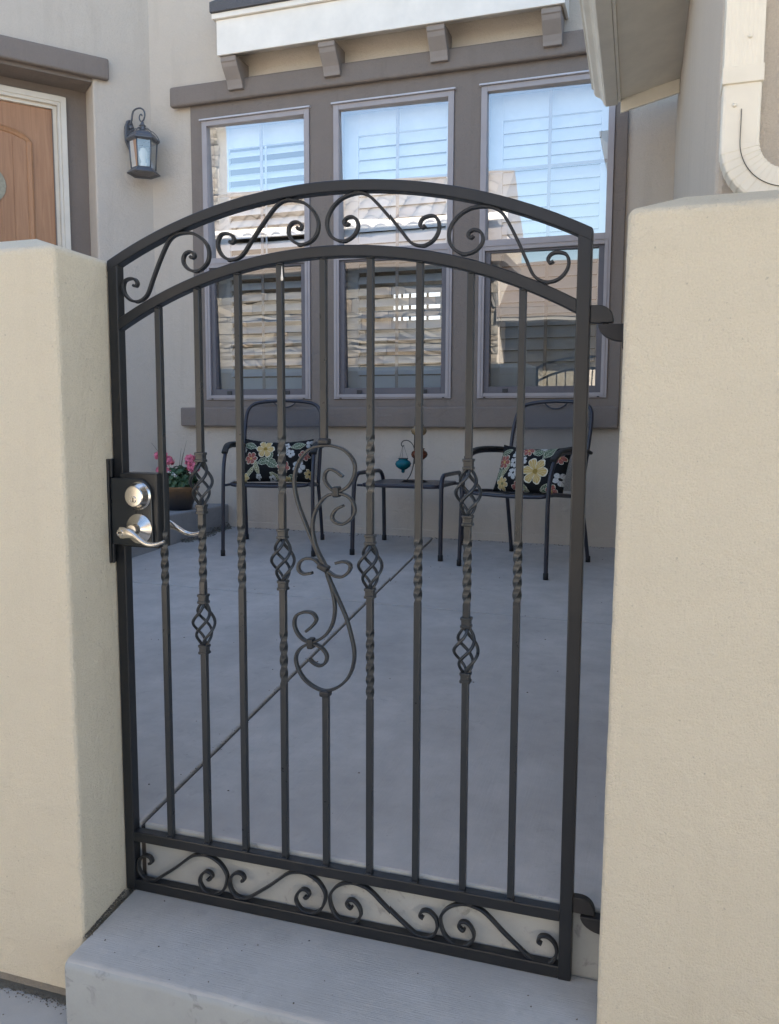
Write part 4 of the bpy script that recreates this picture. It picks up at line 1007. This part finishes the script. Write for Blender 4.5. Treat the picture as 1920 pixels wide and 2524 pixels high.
def bloom(c, r_, mat, n):
    b = MB(); c = Vector(c)
    for i in range(n):
        a = rnd.uniform(0, 2*math.pi); e = math.asin(rnd.uniform(-.7, 1)); d = Vector((math.cos(a)*math.cos(e), math.sin(a)*math.cos(e), math.sin(e)*.75))
        leaf(b, c+d*r_*rnd.uniform(.6, 1), (d+Vector((rnd.uniform(-.6, .6),)*3)).normalized(), r_*rnd.uniform(.15, .27))
    return b.build('bloom', mat, pot, weld=False)
BL = [((-.105, -.06, .405), .046), ((-.055, -.045, .365), .046), ((-.115, -.03, .292), .044), ((-.060, -.07, .290), .036), ((.105, .0, .385), .036), ((.118, -.02, .352), .034), ((.150, -.03, .318), .046)]
for c, r_ in BL:
    bloom(c, r_*1.12, M['petal'], 120)
    MB().tube(smooth_path([(c[0]*.4, c[1]*.4, .20), (c[0]*.8, c[1]*.8, c[2]*.8), c], 4), .0025, 5).build('stem', M['stem'], pot)
for c in ((.04, -.13, .275), (.06, -.135, .262), (.015, -.14, .285)): bloom(c, .016, M['petal_white'], 14)
for e_p in ((-.20, -.04, .50), (.10, -.03, .52), (.235, -.05, .44), (.255, -.02, .355), (.02, .02, .46), (.13, .05, .43), (.05, .0, .43)):
    MB().tube(smooth_path([(e_p[0]*.15, e_p[1]*.2, .17), (e_p[0]*.5, e_p[1]*.5, .17+(e_p[2]-.17)*.58), e_p], 5), .0030, 5, scale=lambda t: 1-.75*t).build('twig', M['stem'], pot)

# ------------------------------------------------------------------ dirt lines and litter
def crumbs(name, n, area, size, mat, seed):
    rn = random.Random(seed); b = MB()
    for i in range(n):
        p = Vector(area(rn)); s = rn.uniform(*size); M_ = Matrix.Translation(p) @ Matrix.Rotation(rn.uniform(0, 6), 4, 'Z') @ Matrix.Rotation(rn.uniform(-.6, .6), 4, 'X')
        vs = [M_ @ (Vector(v)*s*rn.uniform(.7, 1.2)) for v in ((-1, -.6, 0), (1, -.5, 0), (.8, .6, 0), (-.7, .7, 0), (0, 0, .8))]
        b.add(vs, [(0,1,4),(1,2,4),(2,3,4),(3,0,4),(3,2,1,0)])
    return tag(b.build(name, mat, weld=False), kind='stuff')
def along(x0, x1, y0, yj, z):
    return lambda rn: (rn.uniform(x0, x1), y0-abs(rn.gauss(0, yj)), z)
b = MB(); n_ = 90; rn = random.Random(3); vs = []
for i in range(n_+1):
    x = -1.6+1.622*i/n_; vs += [(x, -.170, GZ+.0035), (x, -.188-rn.uniform(.0, .016)-.006*math.sin(i*.6), GZ+.0030)]
b.add(vs, [(2*i, 2*i+1, 2*i+3, 2*i+2) for i in range(n_)]); tag(b.build('dirt', M['moss']), kind='stuff')
crumbs('dirt', 1700, along(-.75, .02, -.180, .013, GZ+.0025), (.0007, .0026), M['litter'], 1)
crumbs('gravel', 260, along(-.75, .02, -.185, .018, GZ+.001), (.001, .0030), M['moss'], 2)
def reveal(rn):
    y = rn.uniform(-.19, -.005); f = (y+.185)/.185
    return (.014-.016*f+abs(rn.gauss(0, .006)), y, .09*y+.001)
crumbs('dirt', 420, reveal, (.0008, .0030), M['litter'], 3)
def onstep(rn):
    x, y = rn.uniform(.05, 1.18), rn.uniform(-.25, -.01); return (x, y, .09*y+.0008)
crumbs('leaf_litter', 34, onstep, (.0010, .0028), M['litter'], 4)
def onpatio(rn):
    x, y = rn.uniform(-2.0, 1.1), rn.uniform(.2, 4.1); return (x, y, floor_z(x, y)+.0008)
crumbs('leaf_litter', 130, onpatio, (.0013, .0045), M['litter'], 6)
def onjoint(rn):
    y = rn.uniform(.1, 4.1); x = jx(y)+rn.gauss(0, .012); return (x, y, floor_z(x, y)+.0006)
crumbs('grit', 170, onjoint, (.0010, .0032), M['litter'], 12)
def atwall(rn):
    x = rn.uniform(-1.9, 1.2); y = 4.16-abs(rn.gauss(0, .03)); return (x, y, floor_z(x, y)+.001)
crumbs('grit', 260, atwall, (.002, .006), M['litter'], 13)
def porchedge(rn):
    y = rn.uniform(3.45, 4.15); x = -2.018+abs(rn.gauss(0, .03)); return (x, y, floor_z(x, y)+.001+abs(rn.gauss(0, .02)) if x < -2.0 else floor_z(x, y)+.001)
crumbs('moss', 420, porchedge, (.004, .012), M['moss'], 7)
def onwalk(rn): return (rn.uniform(-.9, .0), rn.uniform(-.6, -.2), GZ+.001)
crumbs('gravel', 40, onwalk, (.001, .003), M['moss'], 8)

# ------------------------------------------------------------------ the house across the way: seen only in the window glass, sunlit, and it bounces warm light back
nb = thing('neighbor_house', 'house with stone veneer and clay tile roof, seen mirrored in the window glass', 'house', (-3, -5.2, GZ))
def npart(b, name, mat, **kw):
    o = b.build(name, mat, None, **kw); o.parent = nb; o.matrix_parent_inverse = Matrix.Translation(nb.location).inverted(); return o
npart(MB().box((-7.6, -8.6, GZ-.1), (-1.15, -5.06, 4.05)), 'wall', M['house_stucco'])
npart(MB().box((-1.15, -10.5, GZ-.1), (.18, -5.9, 2.55)), 'wall', M['tan_wall'])  # tan, darkened to stand in for shade below the eave
npart(MB().box((.181, -10.5, GZ-.1), (6.5, -5.9, 2.55)), 'wall', M['house_stucco'])
npart(MB().box((-1.2, -5.9, 2.40), (6.6, -4.95, 2.47)), 'soffit', M['foundation'])
npart(MB().box((-1.2, -4.97, 2.47), (6.6, -4.93, 2.66)), 'fascia', M['brown_stucco'])
npart(MB().box((-7.6, -5.4, 3.5), (-6.62, -5.02, 6.6)), 'chimney', M['foundation'])
npart(MB().box((-8.0, -8.6, 3.42), (-1.0, -4.62, 3.56)), 'soffit', M['brown_stucco'])
npart(MB().box((-8.0, -4.64, 3.57), (-.98, -4.60, 4.02)), 'fascia', M['brown_stucco'])  # fascia and soffit coloured dark in place of shade on a sunlit eave
npart(MB().box((-8.0, -4.60, 4.10), (-.96, -4.47, 4.235)), 'gutter', M['trim_white'], bevel=.01)
npart(MB().prism([(-4.60, 4.10), (-6.9, 5.42), (-9.2, 4.10)], -8.0, -1.15, lambda u, v, h: (h, u, v)), 'roof', M['tile'])
npart(MB().prism([(-4.93, 2.665), (-7.9, 3.75), (-10.8, 2.665)], -1.2, 6.8, lambda u, v, h: (h, u, v)), 'roof', M['tile'])
tile_me = None
slope = math.atan2(5.42-4.10, 2.30)
for i in range(23):
    for j in range(5):
        if tile_me is None:
            b = MB(); vs = []; n_ = 8
            for L_, dz in ((0, .035), (.54, .0)):
                for a in range(n_+1):
                    u = a/n_; vs.append((.145*(2*u-1), L_, dz+.075*math.sin(math.pi*u)**.8-.0*u))
            for L_, dz in ((0, .017),):
                for a in range(n_+1):
                    u = a/n_; vs.append((.13*(2*u-1), L_, dz+.058*math.sin(math.pi*u)**.8))
            k = n_+1
            b.add(vs, [(a, a+1, k+a+1, k+a) for a in range(n_)]+[(a, 2*k+a, 2*k+a+1, a+1) for a in range(n_)], True)
            o = npart(b, 'roof_tile', M['tile']); tile_me = o
        else:
            o = tile_me.copy(); COL.objects.link(o)
        wm = Matrix.Translation((-7.85+.29*i, -4.50-.46*j*math.cos(slope), 4.06+.46*j*math.sin(slope)+random.uniform(-.006, .006))) @ Matrix.Rotation(R(180), 4, 'Z') @ Matrix.Rotation(slope, 4, 'X') @ Matrix.Rotation(random.uniform(-.02, .02), 4, 'Z')
        o.matrix_parent_inverse = Matrix.Identity(4); o.matrix_basis = Matrix.Translation(nb.location).inverted() @ wm
# stones of the veneer
stone_mes = []
for v in range(6):
    b = MB(); rn = random.Random(40+v); g3 = [(x, z) for z in (0, .5, 1) for x in (0, .33, .67, 1)]
    fr = [(x+(rn.uniform(-.02, .02) if 0 < x < 1 else 0), rn.uniform(.55, 1.0) if 0 < z < 1 or 0 < x < 1 else .45, z) for x, z in g3]
    bk = [(x, 0, z) for x, z in ((0, 0), (1, 0), (1, 1), (0, 1))]
    vs = fr+bk; fs = [(j*4+i, j*4+i+1, j*4+i+5, j*4+i+4) for j in range(2) for i in range(3)]
    fs += [(12, 13, 3, 2, 1, 0), (14, 15, 8, 9, 10, 11), (12, 0, 4, 8, 15), (13, 14, 11, 7, 3)]
    b.add(vs, fs); o = b.build('stone', M['stone'], None, bevel=0); stone_mes.append(o.data); bpy.data.objects.remove(o)
rn = random.Random(19); z = 4.3
while z < 6.45:
    hgt = rn.choice((.13, .16, .20)); 
    for x, w_ in ((-7.58, .50), (-7.08, .47)):
        o = bpy.data.objects.new('stone', rn.choice(stone_mes)); COL.objects.link(o); o.parent = nb
        o.location = Vector((x, -5.018, z))-nb.location; o.scale = (w_-.012+rn.uniform(-.03, .05)*(x > -7.2), rn.uniform(.05, .12), hgt-.012)
    z += hgt
rn = random.Random(9); z = 1.05; nst = 0
while z < 3.40:
    hgt = rn.choice((.10, .13, .16, .20, .24)); x = -7.55+rn.uniform(-.1, 0)
    while x < -1.2 and nst < 262:
        w_ = min(rn.uniform(.22, .75), -1.16-x)
        o = bpy.data.objects.new('stone', rn.choice(stone_mes)); COL.objects.link(o); o.parent = nb
        o.location = Vector((x, -5.058, z))-nb.location; o.scale = (w_-.012, rn.uniform(.05, .10), hgt-.012); x += w_; nst += 1
    z += hgt
